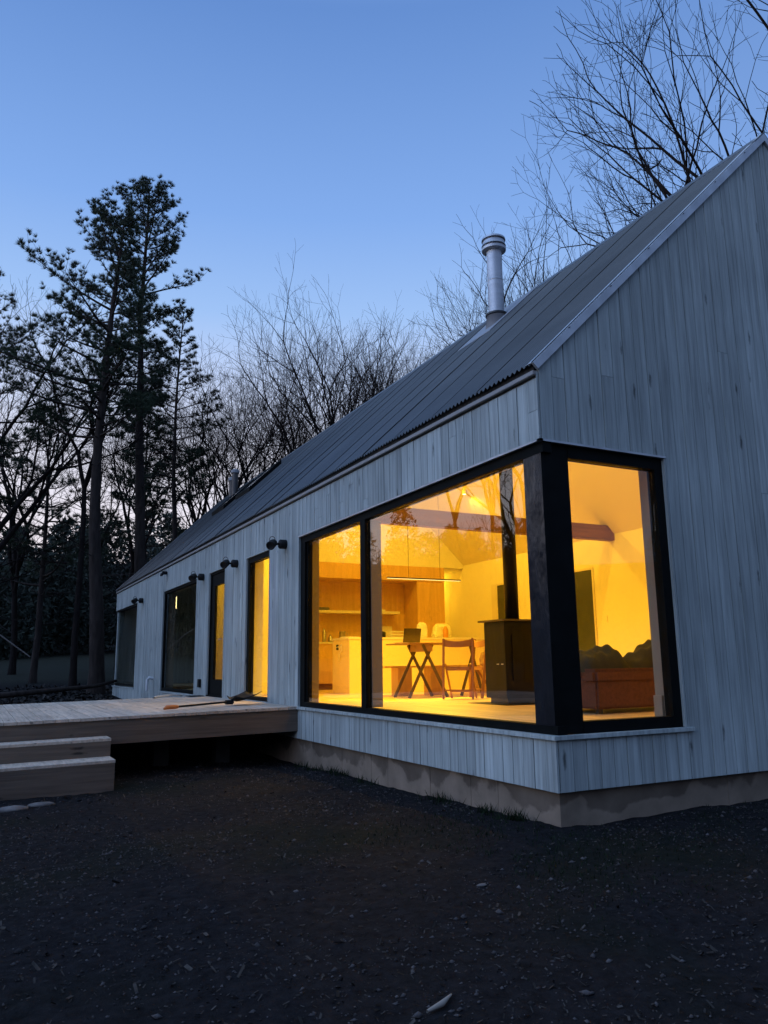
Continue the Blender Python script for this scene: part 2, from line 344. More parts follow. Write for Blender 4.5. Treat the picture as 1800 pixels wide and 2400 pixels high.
# roof: corrugated sheets
def corr(name, xa, xb, za, zb, ya, yb, m, parent, amp=.0135, per=.068):
    """corrugated sheets 12 ribs wide, each lapping over the next"""
    Vs = []; Fs = []; base = 0; y = ya; k = 0; w = per * 12; rn = random.Random(4)
    while y < yb - .1:
        y2 = min(y + w + per * .45, yb); n = int((y2 - y) / per * 10); ys = np.linspace(y, y2, n)
        z = amp * np.cos(2 * PI * (ys - ya) / per) + .007 * (1 - (ys - y) / w) + rn.uniform(0, .002); j = rn.uniform(-.006, .006)
        lay = [np.stack([np.full(n, x + (j if x == xa else 0)), ys, zz + z + o_], -1) for o_ in (0, -.004) for x, zz in ((xa, za), (xb, zb))]
        V = np.concatenate(lay); i = np.arange(n - 1)
        F = np.concatenate([np.stack([i, i + 1, n + i + 1, n + i], -1), np.stack([2 * n + i, 3 * n + i, 3 * n + i + 1, 2 * n + i + 1], -1), np.stack([i, 2 * n + i, 2 * n + i + 1, i + 1], -1)])
        Vs.append(V); Fs.append(F + base); base += len(V); y += w; k += 1
    return link(name, arrmesh(bpy.data.meshes.new(name), np.concatenate(Vs), np.concatenate(Fs)), m, parent)
RO = .075
xe = -.045
roof = corr('roof', xe, RX, ZW + SL * xe + RO, ZW + SL * RX + RO, -.01, LEN + .02, ROOF, house)
corr('roof', WID + .045, RX, ZW + SL * xe + RO, ZW + SL * RX + RO, -.01, LEN + .02, ROOF, house)
# roof deck below, ridge cap, rake trims, eave strip
bm = bmesh.new()
for s in (0, 1):
    f = (lambda x: x) if s == 0 else (lambda x: WID - x)
    poly = [(f(.0), ZW - .05), (f(RX - .001), ZW + SL * RX - .05), (f(RX - .001), ZW + SL * RX + RO - .02), (f(.0), ZW + RO - .02)]
    quadprism(bm, poly, 'y', .024, LEN - .03)
obj('roof_deck', bm, core, roof)
bm = bmesh.new(); zr = ZW + SL * RX + RO + .006
for s in (-1, 1):
    quadprism(bm, [(RX, zr + .012), (RX + s * .17, zr + .012 - SL * .17 + .004), (RX + s * .17, zr - SL * .17 + .002), (RX, zr - .002)], 'y', -.03, LEN + .03)
obj('ridge_cap', bm, ROOF, roof)
for s in (0, 1):
    f = (lambda x: x) if s == 0 else (lambda x: WID - x)
    for y0, y1 in ((-.03, -.004), (LEN + .004, LEN + .03)):
        bm = bmesh.new()
        quadprism(bm, [(f(0), ZW - .008), (f(RX), ZW + SL * RX - .008), (f(RX), ZW + SL * RX + RO + .012), (f(-.05), ZW - .05 * SL + RO + .012)], 'y', y0, y1)
        y2, y3 = (y1, .07) if y0 < 0 else (LEN - .07, y0)
        quadprism(bm, [(f(-.05), ZW - .05 * SL + RO + .016), (f(RX), ZW + SL * RX + RO + .016), (f(RX), ZW + SL * RX + RO + .020), (f(-.05), ZW - .05 * SL + RO + .020)], 'y', y2, y3)
        obj('rake_trim', bm, GALV, roof)
for k in range(6):
    bm = bmesh.new(); x = .36 + k * .52; z = ZW + SL * x + RO + .024
    bar(bm, (x, -.034, z - .02), (x + .008, -.034, z - .014), .012, .008)
    obj('screw', bm, DARK, roof)
obj('eave_flashing', B((-.034, .022, .0, LEN, 3.598, 3.636), bevel=.003), simple('eave_strip', (.30, .29, .28), .6), roof)
obj('eave_shade_strip', B((-.004, .02, .024, LEN, 3.637, 3.70), (.006, .02, .024, LEN, 3.574, 3.597)), core, roof)  # black strips stand in for the shade in the gaps under the eave
multi('corner_trim', [(-.005, .014, -.005, -.0005, ZH + .02, 3.62), (-.005, .012, -.005, -.0005, ZC, ZS - .03)], CLAD, house)
# ---- windows
def frame_x(name, y0, y1, z0, z1, g, depth=(.028, .12), parent=None, left=None, right=None, top=None, bot=None):
    """rectangular frame in the long wall; g = face widths"""
    L_, R_, T_, B_ = g
    bm = B((depth[0], depth[1], y0, y0 + R_, z0, z1), (depth[0], depth[1], y1 - L_, y1, z0, z1), (depth[0], depth[1], y0 + R_, y1 - L_, z1 - T_, z1), (depth[0], depth[1], y0 + R_, y1 - L_, z0, z0 + B_))
    return obj(name, bm, BLK, parent)
def pane_x(y0, y1, z0, z1, parent, x=.055): return obj('pane', B((x, x + .006, y0, y1, z0, z1)), GLASS, parent)
def reveal_x(y0, y1, z0, z1, parent, m=REV, sides='lrtb', x0=.12, x1=.30):
    bs = []
    if 'r' in sides: bs.append((x0, x1, y0 - .0, y0 + .014, z0, z1))
    if 'l' in sides: bs.append((x0, x1, y1 - .014, y1, z0, z1))
    if 't' in sides: bs.append((x0, x1 + .002, y0 + .014, y1 - .014, z1 - .014, z1))
    if 'b' in sides: bs.append((x0, x1 + .002, y0 + .014, y1 - .014, z0, z0 + .014))
    return obj('reveal', B(*bs), m, parent)
# corner window (long face)
win = obj('window', B((.026, .12, 5.30, 5.455, ZS + .012, ZH - .002), (.026, .12, .0, 5.30, ZH - .092, ZH - .002), (.026, .12, .0, 5.30, ZS + .012, .742), (.026, .10, 3.37, 3.50, .742, ZH - .092), (.055, .12, 5.25, 5.30, .742, ZH - .092)), BLK, house)
win['label'] = 'two-pane side of the corner window'
obj('corner_post', B((.03, .14, .032, .273, ZS + .012, ZH - .002), bevel=.002), BLKM, win)
obj('pane', B((.062, .068, .275, 3.368, .744, ZH - .094)), GLASS, win)
obj('pane', B((.062, .068, 3.502, 5.25, .744, ZH - .094)), GLASS, win)
obj('mullion', B((.101, .235, 3.355, 3.50, .745, ZH - .094)), REV, win)
reveal_x(.3, 5.455, ZS + .03, ZH - .01, win, REV, 'ltb')
obj('head_trim', B((-.012, .026, -.014, 5.479, ZH - .002, ZH + .016)), GALV, win)
obj('casing', B((-.006, .12, 5.457, 5.479, ZS + .012, ZH - .003)), CLAD, win)
obj('sill', B((-.03, .12, .021, 5.49, ZS - .024, ZS + .010), bevel=.003), CLAD, win)
# corner window (gable face)
wg = obj('window', B((.312, 1.305, .026, .12, ZH - .11, ZH - .002), (.312, 1.305, .026, .12, ZS + .012, .765), (1.302, 1.398, .026, .12, ZS + .012, ZH - .002)), BLK, house)
wg['label'] = 'tall single-pane gable side of the corner window'
obj('corner_post', B((.031, .312, .03, .031 + .12, ZS + .013, ZH - .003)), BLK, wg)
obj('pane', B((.314, 1.300, .062, .068, .767, ZH - .112)), GLASS, wg)
obj('reveal', B((1.385, 1.399, .12, .30, ZS + .03, ZH - .01), (.32, 1.385, .12, .30, ZH - .03, ZH - .01), (.32, 1.385, .12, .30, ZS + .03, .70)), REV, wg)
obj('inner_stop', B((1.33, 1.385, .12, .15, .72, ZH - .03), (1.345, 1.385, .19, .285, .70, .93)), REV, wg)
obj('head_trim', B((-.012, 1.415, -.014, .026, ZH - .0022, ZH + .0158)), GALV, wg)
obj('casing', B((1.400, 1.415, -.006, .12, ZS + .012, ZH - .003)), CLAD, wg)
obj('sill', B((-.03, 1.48, -.03, .0205, ZS - .0245, ZS + .0095), bevel=.003), CLAD, wg)
# narrow fixed window
wn = frame_x('window', 6.745, 7.92, .70, ZH - .002, (.10, .05, .09, .05), parent=house); wn['label'] = 'narrow lit full-height window'
pane_x(6.796, 7.819, .751, ZH - .093, wn); reveal_x(6.745, 7.92, .70, ZH - .005, wn, WHITE)
obj('casing', B((-.004, .1, 6.731, 6.744, .70, ZH - .002), (-.004, .1, 7.921, 7.935, .70, ZH - .002), (-.004, .1, 6.731, 7.935, ZH - .001, ZH + .012)), CLAD, wn)
# door
dr = frame_x('door', 9.225, 10.306, .70, ZH - .002, (.03, .03, .04, .01), (.026, .12), parent=house); dr['label'] = 'narrow glazed door with black stiles'
obj('leaf', B((.05, .10, 9.257, 9.42, .712, 2.985), (.05, .10, 10.06, 10.274, .712, 2.985), (.05, .10, 9.42, 10.06, 2.76, 2.985), (.05, .10, 9.42, 10.06, .712, .99)), BLK, dr)
obj('pane', B((.07, .076, 9.422, 10.058, .992, 2.758)), GLASS, dr)
bm = bmesh.new(); bar(bm, (.05, 9.33, 1.72), (-.02, 9.33, 1.72), .02); bar(bm, (-.02, 9.31, 1.72), (-.02, 9.46, 1.72), .022, .018)
obj('handle', bev(bm, .003), STEEL, dr)
obj('threshold', B((-.01, .12, 9.225, 10.306, .672, .70)), BLK, dr); reveal_x(9.225, 10.306, .70, ZH - .005, dr, WHITE)
obj('casing', B((-.004, .1, 9.21, 9.224, .70, ZH - .002), (-.004, .1, 10.307, 10.321, .70, ZH - .002), (-.004, .1, 9.21, 10.321, ZH - .001, ZH + .012)), CLAD, dr)
# large dark window
wd = frame_x('window', 11.31, 14.545, .70, ZH - .002, (.05, .04, .05, .05), parent=house); wd['label'] = 'wide unlit window beside the door'
pane_x(11.351, 14.494, .751, ZH - .053, wd); reveal_x(11.31, 14.545, .70, ZH - .005, wd)
obj('sill', B((-.02, .12, 11.27, 14.6, ZS - .02, ZS + .012)), CLAD, wd)
multi('casing', [(-.004, .1, 11.296, 11.309, .70, ZH - .002), (-.004, .1, 14.546, 14.56, .70, ZH - .002)], CLAD, wd)
# far corner window
wf = frame_x('window', 18.04, 21.7, .70, ZH - .002, (.06, .05, .05, .05), parent=house); wf['label'] = 'unlit corner window at the far end of the long wall'
pane_x(18.091, 21.639, .751, ZH - .053, wf); obj('sill', B((-.02, .12, 18.0, 21.79, ZS - .02, ZS + .012)), CLAD, wf)
obj('side_frame', B((.03, .2, 21.70, 21.76, ZS + .02, ZH - .002)), BLK, wf)
# beam and interior partitions
obj('beam', B((.29, 6.30, 5.86, 6.02, 3.42, 3.69), bevel=.004), IBEAM, house)
bm = bmesh.new(); quadprism(bm, [(6.30, 3.42), (6.60, 3.42), (6.31, 3.69), (6.30, 3.69)], 'y', 5.861, 6.019); obj('beam_end', bm, IBEAM, house)
zc = lambda x: 3.29 + SL * min(x, WID - x)
bm = bmesh.new()
strips(bm, [.286, 5.83, RX, 6.37][0:1] + [RX, 5.83, 6.375], .70, zc, [(5.83, 6.38, .70, 3.43)], 'y', (11.66, 11.74))
# upper wall over the kitchen recess and hall
quadprism(bm, [(.286, 3.465), (6.375, 3.465), (6.375, zc(6.375)), (RX, zc(RX)), (.286, zc(.286))], 'y', 11.0, 11.06)
obj('partition', bm, WHITE, house)
obj('partition', B((5.83, 6.375, 13.4, 13.46, .70, 3.43), (5.83, 6.375, 11.07, 13.39, 3.431, 3.46)), WHITE, house)
obj('partition', B((5.76, 5.828, 11.745, 13.39, .70, 3.43)), WHITE, house)
obj('partition', B((.287, 1.45, 8.95, 9.01, .701, 3.4), (1.39, 1.45, 9.011, 11.65, .701, 3.4)), WHITE, house)
obj('closet_door', B((.40, .86, 8.925, 8.948, .72, 2.9), (.875, 1.34, 8.925, 8.948, .72, 2.9), bevel=.003), WHITE, house)
# east windows seen from inside
dw = simple('night_glass', (.05, .06, .035), .2)
for (a, b, z0, z1) in ((9.02, 9.62, 1.3, 2.93), (6.52, 7.6, .72, 2.95)):
    f = obj('rear_window', B((6.372, 6.379, a, b, z0, z1)), dw, house)
    obj('frame', B((6.36, 6.378, a - .04, a, z0 - .04, z1 + .04), (6.36, 6.378, b, b + .22 if a > 9 else b + .04, z0 - .04, z1 + .04), (6.36, 6.378, a, b, z1, z1 + .04), (6.36, 6.378, a, b, z0 - .04, z0)), ICTR, f)
obj('switch_plate', B((6.368, 6.378, 6.18, 6.22, 1.95, 2.06)), PAPER, house)
# chimney, flashing, vents, skylights (fixed to the roof)
cx, cy = 2.69, 4.18
ch = empty('chimney', (0, 0, 0)); ch.parent = house
bm = bmesh.new(); lathe(bm, [(.118, 6.30), (.118, 6.31), (.118, 6.97), (.118, 6.98), (.121, 6.985), (.121, 7.0), (.117, 7.005), (.117, 7.015), (.117, 7.50), (.117, 7.51)], (cx, cy, 0), 40); obj('flue_pipe', bm, STEEL, ch, True)
bm = bmesh.new(); lathe(bm, [(.122, 6.46), (.16, 6.445), (.165, 6.42), (.15, 6.415), (.2, 6.02), (.205, 5.9)], (cx, cy, 0), 40); obj('flashing_cone', bm, CONE, ch, True)
bm = bmesh.new(); lathe(bm, [(.165, 6.405), (.172, 6.41), (.172, 6.435), (.165, 6.44)], (cx, cy, 0), 40); obj('storm_collar', bm, DARK, ch)
bm = bmesh.new(); lathe(bm, [(.12, 7.47), (.185, 7.49), (.188, 7.53), (.15, 7.545), (.15, 7.56), (.188, 7.565), (.175, 7.6), (.17, 7.635), (.15, 7.64), (.15, 7.655), (.186, 7.66), (.18, 7.69), (.06, 7.72)], (cx, cy, 0), 40); obj('cap', bm, STEEL, ch)
bm = bmesh.new(); zf = lambda x: ZW + SL * x + RO + .018
quadprism(bm, [(2.32, zf(2.32)), (3.28, zf(3.28)), (3.28, zf(3.28) + .012), (2.32, zf(2.32) + .012)], 'y', 3.86, 4.72); obj('flashing_plate', bm, CONE, ch)
for vx, vy, h, r in ((3.10, 19.6, .55, .09), (2.95, 18.75, .75, .1)):
    z0 = ZW + SL * vx
    bm = bmesh.new(); lathe(bm, [(r, z0), (r, z0 + h)], (vx, vy, 0), 16); v = obj('vent_pipe', bm, ROOF, house)
    bm = bmesh.new(); lathe(bm, [(r * 1.3, z0 + h - .02), (r * 1.4, z0 + h), (r * 1.4, z0 + h + .08), (r * .5, z0 + h + .12)], (vx, vy, 0), 16); obj('cap', bm, CONE, v)
for (ya, yb, xa, xb) in ((15.7, 16.9, 1.75, 2.6), (13.9, 15.1, 1.9, 2.75)):
    bm = bmesh.new(); g = lambda x, d: ZW + SL * x + RO + d
    for (p, q, y0, y1) in ((xa, xb, ya, ya + .07), (xa, xb, yb - .07, yb), (xa, xa + .07, ya + .07, yb - .07), (xb - .07, xb, ya + .07, yb - .07)):
        quadprism(bm, [(p, g(p, 0)), (q, g(q, 0)), (q, g(q, .13)), (p, g(p, .13))], 'y', y0, y1)
    s = obj('skylight', bm, BLK, house)
    bm = bmesh.new(); quadprism(bm, [(xa + .07, g(xa + .07, .10)), (xb - .07, g(xb - .07, .10)), (xb - .07, g(xb - .07, .11)), (xa + .07, g(xa + .07, .11))], 'y', ya + .07, yb - .07)
    obj('pane', bm, simple('skylight_glass', (.8, .82, .85), .08, .9), s)
obj('outlet_box', B((-.05, -.003, 10.70, 10.83, .83, .99), bevel=.006), RUBB, house)
obj('eave_sensor', B((-.12, -.003, 14.2, 14.28, 3.42, 3.5), (-.16, -.1, 14.16, 14.3, 3.38, 3.44), bevel=.01), RUBB, house)
obj('wall_clip', B((-.012, -.003, 6.37, 6.40, 2.93, 2.96), bevel=.002), WPIPE, house)
vp = one_tube('white_vent_pipe', [(0, 15.4, .95), (-.10, 15.4, .98), (-.14, 15.4, .93), (-.14, 15.4, .66)], .036, WPIPE, house)
# wall lamps
def wall_lamp(y, z, label):
    e = empty('wall_lamp', (0, y, z), 0, label, 'lamp', 'black swivel lamps along the long wall')
    Q = Matrix.Rotation(-PI / 2, 4, 'Y')
    bm = bmesh.new(); lathe(bm, [(.03, .001), (.068, .002), (.07, .012), (.07, .095), (.055, .11), (.02, .112)], (0, 0, 0), 24, Q); obj('mount', bm, RUBB, e, True)
    bm = bmesh.new(); bar(bm, (-.10, 0, 0), (-.17, 0, 0), .03); obj('arm', bm, RUBB, e)
    d = Vector((-.62, -.62, -.48)).normalized(); R_ = d.to_track_quat('Z', 'Y').to_matrix().to_4x4()
    bm = bmesh.new(); lathe(bm, [(.02, -.075), (.05, -.07), (.062, -.03), (.064, .06), (.068, .075), (.056, .076), (.052, .06), (.02, .058)], (-.215, 0, -.005), 24, R_); obj('head', bm, RUBB, e, True)
    pts = [(-.215 + .045 * math.cos(a), 0, .05 + .06 * math.sin(a)) for a in np.linspace(-.4, PI + .4, 9)]
    one_tube('cable', pts, .005, RUBB, e, 5)
    return e
wall_lamp(6.0, 3.0, 'black wall lamp between the corner window and the narrow lit window')
wall_lamp(8.45, 3.0, 'black wall lamp between the narrow lit window and the glazed door')
wall_lamp(10.75, 3.0, 'black wall lamp between the glazed door and the wide dark window')
wall_lamp(17.2, 3.02, 'smallest, farthest black wall lamp by the far corner window')

# ------------------------------------------------------------------ DECK
deck = empty('wooden_deck', (0, 0, 0), 0, 'raised grey plank deck along the long wall', 'deck')
zd = lambda x: .676 + .0145 * x
bm = bmesh.new(); x = -.006
while x > -7:
    w = .14; x1 = x - w
    ys = [5.44, 8.2 + random.uniform(-1, 1), 10.62]
    for a, b in ((ys[0], ys[1] - .002), (ys[1] + .002, ys[2])):
        j = random.uniform(-.0015, .0015)
        quadprism(bm, [(x1 + .003, zd(x1) - .035 + j), (x - .003, zd(x) - .035 + j), (x - .003, zd(x) + j), (x1 + .003, zd(x1) + j)], 'y', a, b)
    x = x1
obj('decking', bm, DECK, deck)
for yy in ((5.462, 5.50), (10.56, 10.6)):
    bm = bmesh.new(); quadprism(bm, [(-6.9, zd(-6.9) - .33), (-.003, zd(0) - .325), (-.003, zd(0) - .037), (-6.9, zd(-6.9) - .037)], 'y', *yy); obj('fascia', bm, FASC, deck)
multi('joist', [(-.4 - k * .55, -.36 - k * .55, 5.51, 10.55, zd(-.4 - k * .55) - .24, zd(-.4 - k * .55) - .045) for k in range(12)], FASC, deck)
multi('footing', [(xx, xx + .2, yy, yy + .2, -.3, .28) for xx in (-.9, -1.75, -3.4, -5.0) for yy in (6.3, 9.6)], simple('shaded_block', (.05, .045, .04), .95), deck)  # concrete blocks coloured dark: the shade under the deck is in the colour
st = empty('deck_steps', (0, 0, 0), 0, 'pair of broad box steps leading up to the deck front', 'steps')
for (y0, zt, zb, xr) in ((5.06, .418, .205, -2.50), (4.62, .215, -.12, -2.51)):
    bm = bmesh.new(); f = lambda xx: zt + .0145 * (xx - xr)
    for a, b in ((0, .142), (.146, .288), (.292, 5.46 - y0 - .004)):
        quadprism(bm, [(-6.5, f(-6.5) - .03), (xr, f(xr) - .03), (xr, f(xr)), (-6.5, f(-6.5))], 'y', y0 + a, min(y0 + b, 5.455))
    s = obj('tread', bm, DECK, st)
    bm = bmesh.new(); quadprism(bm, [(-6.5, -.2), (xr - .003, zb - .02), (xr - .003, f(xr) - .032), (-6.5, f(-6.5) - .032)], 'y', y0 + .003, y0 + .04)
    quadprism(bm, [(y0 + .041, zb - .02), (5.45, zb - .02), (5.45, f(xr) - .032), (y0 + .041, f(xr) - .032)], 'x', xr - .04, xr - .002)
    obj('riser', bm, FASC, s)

# things on the deck
sh = empty('shovel', (0, 0, 0), 0, 'black shovel with an orange grip lying on the deck', 'shovel')
z0 = .70
one_tube('grip', [(-1.70, 6.02, z0 - .02), (-1.66, 6.035, z0), (-1.54, 6.10, z0), (-1.49, 6.12, z0)], [.012, .03, .03, .022], ORANGE, sh)
one_tube('shaft', [(-1.50, 6.115, z0), (-.62, 6.46, z0 + .03)], .015, RUBB, sh)
bm = bmesh.new(); rows = []
A = Vector((-.66, 6.44, 0)); dirv = Vector((.93, .36, 0)).normalized(); sd_ = Vector((-dirv.y, dirv.x, 0))
for i in range(9):
    t = i / 8; row = []
    for j in range(9):
        s = (j / 8 - .5) * 2; w = .10 + .09 * min(1, t * 2.5)
        zz = .705 + .05 * s * s + .015 + (.09 * t * t) + (.04 * (1 - t * 4) if t < .25 else 0)
        p = A + dirv * (.42 * t) + sd_ * (s * w); row.append(bm.verts.new((p.x, p.y, zz)))
    rows.append(row)
for i in range(8):
    for j in range(8): bm.faces.new((rows[i][j], rows[i][j + 1], rows[i + 1][j + 1], rows[i + 1][j]))
o = obj('blade', bm, RUBB, sh, True); sm = o.modifiers.new('s', 'SOLIDIFY'); sm.thickness = .008
obj('socket', B((-.74, -.62, 6.40, 6.50, .69, .75), bevel=.012), RUBB, sh)
g = empty('rubber_mat', (0, 0, 0), 0, 'small black mat flat on the deck by the wide dark window', 'mat')
obj('mat_sheet', B((-.34, -.06, 10.2, 10.55, .676, .690), bevel=.004), RUBB, g)
tag(one_tube('white_hose', [(-.30, 10.9, .60), (-.42, 10.62, .70), (-.6, 10.5, .705), (-.8, 10.38, .70), (-.95, 10.30, .685), (-1.0, 10.2, .68)], .018, WPIPE), 'short white drain hose end lying on the back edge of the deck', 'hose')

# ------------------------------------------------------------------ INTERIOR THINGS
F0 = .701
isl = empty('kitchen_island', (0, 0, 0), 0, 'long cream kitchen island behind the dining table', 'kitchen island')
obj('cabinet_body', B((2.06, 5.0, 8.24, 9.0, F0 + .001, 1.68)), ILAM, isl)
obj('countertop', B((2.04, 5.02, 8.22, 9.02, 1.681, 1.72), bevel=.003), ICTR, isl)
bm = B((2.045, 2.06, 8.72, 8.80, 1.50, 1.60)); obj('outlet', bm, DARK, isl)
kc = empty('kitchen_cabinet', (0, 0, 0), 0, 'built-in kitchen run of counter, tall oak cupboard and oak header', 'kitchen cabinet')
obj('base_cabinet', B((1.46, 5.08, 11.07, 11.65, F0 + .13, 1.68)), IWOOD, kc)
obj('plinth', B((1.46, 5.08, 11.12, 11.65, F0, F0 + .129)), IBEAM, kc)
obj('countertop', B((1.46, 5.08, 11.05, 11.655, 1.681, 1.72)), ICTR, kc)
obj('tall_cupboard', B((5.085, 5.45, 11.0, 11.65, F0, 3.12), (5.453, 5.825, 11.0, 11.65, F0, 3.12)), IWOOD, kc)
obj('header_panel', B((1.46, 4.05, 10.985, 11.65, 3.122, 3.464), (4.053, 5.825, 10.985, 11.65, 3.122, 3.464)), IWOOD, kc)
obj('splashback', B((1.46, 5.08, 11.645, 11.656, 1.721, 3.12)), IWOOD, kc)
tag(obj('wall_shelf', B((1.8, 4.78, 11.30, 11.643, 2.37, 2.43), bevel=.003), ICTR), 'pale floating shelf on the kitchen back wall', 'shelf')
tag(obj('storage_tin', B((2.75, 3.02, 11.36, 11.55, 2.431, 2.50), bevel=.01), simple('pewter', (.12, .11, .1), .4)), 'dark flat tin at the left end of the floating shelf', 'tin')
tag(obj('book_pile', B((4.15, 4.42, 11.35, 11.57, 2.431, 2.47), (4.12, 4.35, 11.36, 11.55, 2.471, 2.50), bevel=.002), PAPER), 'pale flat books lying on the floating shelf', 'books')
tag(obj('cutting_board', bev((lambda b: (quadprism(b, [(4.30, 1.722), (4.72, 1.722), (4.70, 2.10), (4.42, 2.10)], 'y', 11.56, 11.59), b)[1])(bmesh.new()), .004), ICTR), 'pale board leaning against the kitchen back wall', 'cutting board')
def lathed(name, prof, c, m, label, cat, extra=None):
    bm = bmesh.new(); lathe(bm, prof, c, 20); return tag(obj(name, bm, m, None, True), label, cat)
BRUS = simple('brushed_steel', (.5, .47, .42), .3, .9)
lathed('flask', [(.04, 0), (.045, .02), (.045, .22), (.02, .27), (.018, .3)], (2.86, 11.3, 1.721), BRUS, 'tall steel flask on the back counter', 'flask')
lathed('sugar_jar', [(.05, 0), (.055, .02), (.055, .1), (.03, .13), (.02, .16)], (3.03, 11.35, 1.721), BRUS, 'squat jar beside the tall steel flask', 'jar')
k_ = empty('pitcher', (3.02, 10.9, 0), 0, 'wide steel pitcher with a handle beside the island end', 'pitcher'); k_.location = (0, 0, 0)
bm = bmesh.new(); lathe(bm, [(.085, 1.721), (.08, 1.75), (.07, 1.95), (.075, 1.96)], (3.3, 11.3, 0), 24); obj('jug', bm, BRUS, k_, True)
one_tube('handle', [(3.37, 11.3, 1.93), (3.43, 11.3, 1.92), (3.44, 11.3, 1.82), (3.39, 11.3, 1.77)], .009, BRUS, k_, 6)
def item(name, boxes, m, label, cat, bevel=.004): return tag(obj(name, B(*boxes, bevel=bevel), m), label, cat)
T = 1.721
item('paper_sheet', [(2.08, 2.36, 8.42, 8.7, T, T + .01), (2.10, 2.38, 8.5, 8.72, T + .011, T + .02)], PAPER, 'loose papers at the left end of the island', 'papers', .001)
item('spice_box', [(2.50, 2.58, 8.45, 8.55, T, T + .12)], REDB, 'red box among the cartons on the island', 'box')
item('spice_box', [(2.60, 2.66, 8.45, 8.55, T, T + .11)], simple('ochre_box', (.5, .25, .05)), 'ochre box beside the red one on the island', 'box')
item('spice_box', [(2.50, 2.72, 8.36, 8.43, T, T + .045)], BLUB, 'low dark blue box in front of the red and ochre boxes', 'box')
pt = empty('cooking_pot', (0, 0, 0), 0, 'black lidded pot on the island left of the wire rack', 'pot')
bm = bmesh.new(); lathe(bm, [(.09, T), (.1, T + .02), (.1, T + .1)], (2.86, 8.55, 0), 24); obj('pot_body', bm, RUBB, pt, True)
bm = bmesh.new(); lathe(bm, [(.103, T + .1), (.09, T + .115), (.02, T + .13), (.02, T + .15)], (2.86, 8.55, 0), 24); obj('lid', bm, DARK, pt, True)
t = Tubes()
for zz in (T + .01, T + .06, T + .12):
    t.add([(3.0, 8.4, zz), (3.36, 8.4, zz), (3.36, 8.7, zz), (3.0, 8.7, zz), (3.0, 8.4, zz)], [.005] * 5, 4)
for xx in np.linspace(3.0, 3.36, 9):
    for yy in (8.4, 8.7): t.add([(xx, yy, T + .01), (xx, yy, T + .12)], [.003] * 2, 4)
tag(link('dish_rack', t.mesh('dish_rack'), PAPER), 'white wire dish rack on the island behind the laptop', 'dish rack')
def crumple(name, c, s, m, label, cat, seed):
    rnd = random.Random(seed); bm = bmesh.new(); bmesh.ops.create_icosphere(bm, subdivisions=3, radius=1)
    for v in bm.verts:
        q = 1 + rnd.uniform(-.10, .10); sq = lambda a: math.copysign(abs(a) ** .5, a); tp_ = 1 - .28 * (v.co.z + 1) / 2; v.co = Vector((sq(v.co.x) * q * s[0] * tp_, sq(v.co.y) * q * s[1] * tp_, max(-.98, sq(v.co.z) * (1 + rnd.uniform(-.14, .08))) * s[2])) + Vector((c[0], c[1], c[2] + s[2]))
    return tag(obj(name, bm, m), label, cat)
crumple('paper_bag', (3.80, 8.6, T), (.12, .08, .15), PAPER, 'crumpled white paper bag at the middle of the island', 'bag', 3)
crumple('plastic_bag', (4.28, 8.65, T), (.22, .1, .145), CLEARP, 'cloudy plastic bag near the right end of the island', 'bag', 5)
lathed('juice_bottle', [(.045, 0), (.055, .02), (.055, .15), (.03, .2), (.025, .23)], (4.26, 8.46, T), AMBER, 'amber bottle standing before the cloudy plastic bag', 'bottle')
cord = one_tube('charging_cord', [(2.04, 8.76, 1.55), (2.03, 8.66, 1.56), (2.03, 8.60, 1.50), (2.03, 8.56, 1.56), (2.03, 8.52, 1.60), (2.03, 8.50, 1.50), (2.03, 8.62, 1.42), (2.03, 8.63, 1.3)], .008, PAPER, None, 6)
tag(cord, 'white cord looped from the outlet on the island end', 'cord')
# table
tb = empty('dining_table', (0, 0, 0), 0, 'thin-topped dining table on dark crossed trestles', 'table')
obj('tabletop', B((2.06, 3.75, 6.0, 6.8, 1.535, 1.558), bevel=.006), TABW, tb)
bm = B((2.35, 2.50, 6.02, 6.52, 1.42, 1.534)); obj('apron', bm, TABW, tb)
for yy in (6.04, 6.52):
    for a, b in ((2.08, 2.52), (2.76, 2.32)):
        bm = bmesh.new(); bar(bm, (a, yy + (.02 if a < 2.5 else -.02), F0), (b, yy + (.02 if a < 2.5 else -.02), 1.53), .045, .03, (0, 1, 0)); obj('leg', bev(bm, .004), TRES, tb)
for a, b in ((3.2, 3.5), (3.62, 3.4)):
    bm = bmesh.new(); bar(bm, (a, 6.3, F0), (b, 6.3, 1.53), .045, .03, (0, 1, 0)); obj('leg', bev(bm, .004), TRES, tb)
lp = empty('laptop', (2.30, 6.35, 1.559), math.radians(6), 'open laptop with a dark lid on the dining table', 'laptop')
obj('base', B((-.17, .17, -.0, .24, 0, .014), bevel=.004), simple('aluminium', (.4, .38, .35), .4, .8), lp)
bm = bmesh.new(); bar(bm, (0, -.002, .012), (0, -.05, .235), .34, .008, (0, 1, 0)); obj('screen', bev(bm, .003), simple('laptop_lid', (.035, .035, .022), .35, .2), lp)
